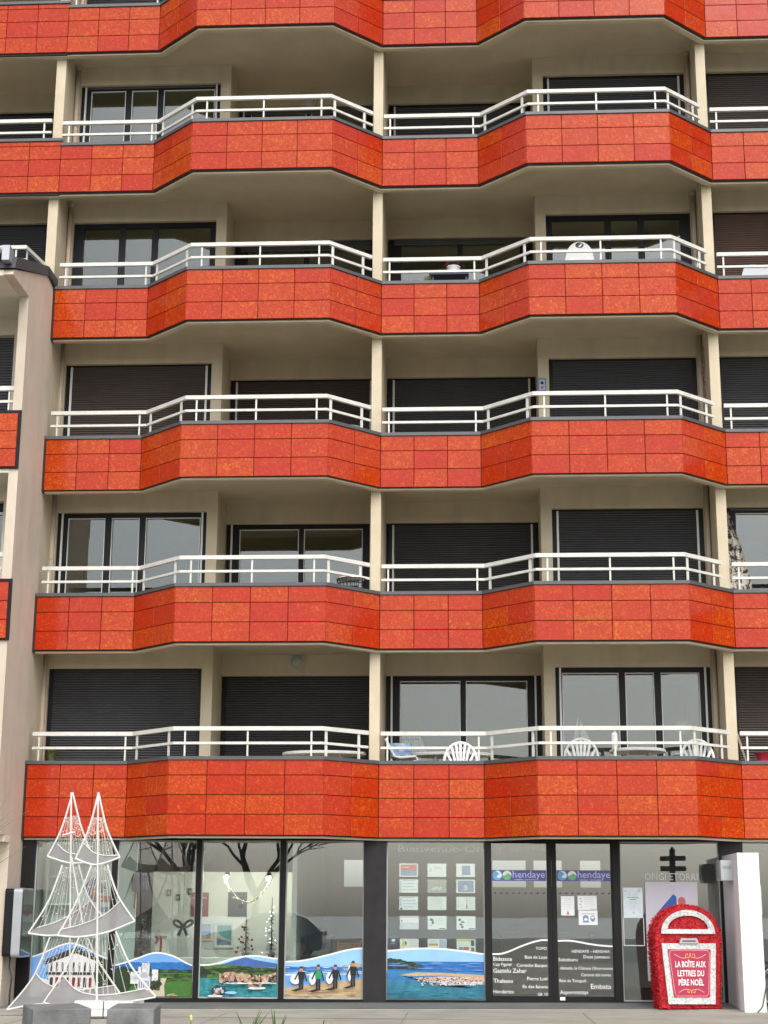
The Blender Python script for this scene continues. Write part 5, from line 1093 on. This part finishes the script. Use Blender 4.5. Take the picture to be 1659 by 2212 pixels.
# ---------------------------------------------------------------- plants at the foot of the picture
DL = mat('daffodil_leaf', (.07, .13, .035), .55, .3, 20)
def bladeplant(x, y, n, h, sp, lab, bud=False):
    z = gz(x, y); t = thing('daffodil', lab, 'plant', (x, y, z), 'daffodils coming up at the foot of the picture')
    for i in range(n):
        a = random.uniform(0, 6.283); hh = h*(1 if i < 2 else random.uniform(.8, 1)); d = Vector((math.cos(a), math.sin(a)*.5, 0)); b = MB(); vs = []; s_ = Vector((1, 0, 0))
        for k in range(6):
            u = k/5; c = d*sp*u**2+Vector((0, 0, hh*(u-.12*u*u))); w_ = .011*(1-u**3)+.0008; vs += [c-s_*w_, c+Vector((0, -.003, 0)), c+s_*w_]
        b.add(vs, [(3*k, 3*k+1, 3*k+4, 3*k+3) for k in range(5)]+[(3*k+1, 3*k+2, 3*k+5, 3*k+4) for k in range(5)]); b.build('leaf', DL, t, recalc=False)
    if bud:
        MB().tube([(0, 0, 0), (.01, 0, h*.95)], .005, 5).build('stem', DL, t); MB().lathe([(.004, 0), (.016, .02), (.014, .05), (.002, .07)], (.01, 0, h*.93), 8).build('bud', mat('pale_yellow_bud', (.62, .58, .16), .6), t)
bladeplant(-2.69, -10.2, 4, .44, .10, 'daffodil with one pale yellow bud at the bottom edge', True)
bladeplant(-2.13, -10.2, 7, .60, .20, 'leafy daffodil clump at the bottom edge, right of the yellow bud')
bladeplant(-1.86, -10.25, 4, .62, .16, 'thin long bladed daffodil right of the leafy clump at the bottom edge')
bladeplant(-1.45, -10.2, 4, .50, .12, 'small daffodil tips nearest the middle of the bottom edge')
b = MB(); b.box(-2.9, .2, -10.6, -9.9, -.08, -.02); o = b.build('planting_bed', mat('soil', (.05, .04, .03), .95, .4, 20, .6, 40)); o['kind'] = 'structure'
# ---------------------------------------------------------------- street behind the viewer, seen only in the glass
def bare_tree(x, y, h, lab, seed):
    rnd = random.Random(seed); z0 = gz(x, y); t = thing('bare_tree', lab, 'tree', (x, y, z0), 'bare street trees mirrored in the shop glass'); BARK = mat('bark', (.06, .052, .045), .9, .3, 20)
    b = MB(); tw = MB()
    def grow(p_, d, L_, r_, k):
        q = p_+d*L_; mid = p_.lerp(q, .5)+Vector((rnd.uniform(-1, 1), rnd.uniform(-1, 1), rnd.uniform(-.3, .6)))*L_*.08
        (b if k < 3 else tw).tube([p_, mid, q], r_, 6 if k < 3 else 4, r_*.68)
        if k >= 6: return
        for i in range(rnd.choice((2, 3, 3)) if k else 4):
            ax = Vector((rnd.gauss(0, 1), rnd.gauss(0, 1), rnd.gauss(0, .5))).normalized(); nd = (d+ax*rnd.uniform(.45, .85)+Vector((0, 0, .12))).normalized()
            grow(q if i else p_.lerp(q, .92), nd, L_*rnd.uniform(.62, .82), r_*.6, k+1)
    grow(Vector((0, 0, 0)), Vector((.04, 0, 1)), h*.30, .16, 0)
    b.build('trunk', BARK, t); tw.build('crown', BARK, t)
bare_tree(-7.6, -31, 7.0, 'bare branching street tree mirrored in the third and fourth shop panes', 3)
bare_tree(-10.2, -32, 7.5, 'thicker bare street tree mirrored in the second shop pane', 8)
t = thing('signpost', 'dark finger signpost mirrored in the glass above the letterbox', 'sign', (6.72, -29, gz(6.7, -29)))
b = MB(); b.tube([(0, 0, 0), (0, 0, 3.45)], .10, 10); b.lathe([(.12, 3.45), (.001, 3.6)], (0, 0, 0), 10); b.build('post', BLACKF, t)
for z in (2.80, 3.12): MB().xprism([(-.42, z), (.42, z), (.46, z+.08), (.42, z+.16), (-.42, z+.16)], -.04, .04).build('arm', mat('sign_brown', (.06, .045, .035), .6), t)

# fairy light garland hung between the two spot lamps
t = thing('garland', 'warm fairy light garland sagging between the two spot lamps', 'garland', (-3.8, 1.45, 1.6))
gp = [Vector((-4.16+.80*u, 1.45, 1.93-.42*math.sin(math.pi*u)**.8)) for u in [i/30 for i in range(31)]]
MB().tube(gp, .014, 6).build('tinsel', mat('grey_tinsel', (.20, .20, .18), .6, .6, 60, 1, 80, col2=(.5, .48, .42)), t, (-3.8, 1.45, 1.6))
b = MB()
for i in range(26): c = random.choice(gp)+Vector((random.uniform(-.03, .03), -.025, random.uniform(-.03, .03))); b.lathe([(.001, -.008), (.008, 0), (.001, .008)], c, 6)
b.build('bulbs', mat('warm_bulb', (1, .85, .6), .4, emit=(1, .8, .5, 1.2)), t, (-3.8, 1.45, 1.6), kind='stuff')
# twigs of a street tree just outside the left edge
rnd = random.Random(5); t = thing('twiggy_tree', 'thin bare twigs reaching in over the wing wall at the left edge', 'tree', (-6.05, -7.5, gz(-6.05, -7.5)))
b = MB(); b.tube([(0, 0, 0), (.02, 0, 1.2), (-.05, 0, 2.2)], .05, 7, .03); b.build('trunk', MATS['bark'], t)
b = MB()
for i in range(46):
    z = rnd.uniform(1.6, 2.2); a = rnd.uniform(-1, 1); L_ = rnd.uniform(.5, 1.35); d = Vector((math.cos(a)*rnd.choice((-1, 1, 1)), math.sin(a), rnd.uniform(.25, .9))).normalized(); c = Vector((-.03, 0, z)); pts = [c]
    for k in range(5): d = (d+Vector((rnd.uniform(-.2, .2), rnd.uniform(-.2, .2), rnd.uniform(-.1, .22)))).normalized(); c = c+d*L_/5; pts.append(c)
    b.tube(pts, .005, 4, .0015)
b.build('crown', mat('pale_twig', (.22, .18, .14), .8), t)

# parked car behind the viewer, mirrored in the fourth shop pane
t = thing('parked_car', 'dark blue car mirrored in the shop pane above the surfer print', 'car', (-7.0, -29.5, gz(-7, -29.5))); CB = mat('blue_car_paint', (.02, .04, .12), .2, spec=.7)
low = [(-2.0, .25), (1.95, .25), (2.02, .5), (1.98, .92), (1.2, .98), (-.9, .95), (-1.85, .80), (-2.05, .5)]
top = [(-.95, .94), (-.35, 1.42), (.1, 1.50), (1.0, 1.48), (1.5, 1.30), (1.9, .93)]
o = MB().xprism(low, -.86, .86).build('body', CB, t); o.modifiers.new('bevel', 'BEVEL').width = .06
o = MB().xprism(top, -.72, .72).build('cabin', CB, t); o.modifiers.new('bevel', 'BEVEL').width = .06
MB().xprism([(-.75, .98), (-.28, 1.36), (.1, 1.43), (.95, 1.41), (1.35, 1.26), (1.6, .98)], .725, .735).build('side_window', mat('car_glass', (.01, .012, .015), .05), t)
for x in (-1.3, 1.25):
    for y in (-.84, .84):
        w_ = MB().tube([(x, y-.1, .32), (x, y+.1, .32)], .32, 20).build('wheel', MATS['tyre_rubber'], t); MB().tube([(x, y-.105, .32), (x, y+.105, .32)], .2, 14).build('rim', ALU, w_)
for y in (-.7, .7): MB().box(1.93, 2.03, y-.14, y+.15, .72, .88).build('tail_light', mat('tail_red', (.4, .01, .01), .2), t); MB().box(-2.04, -1.9, y-.14, y+.14, .6, .74).build('headlight', PW, t)
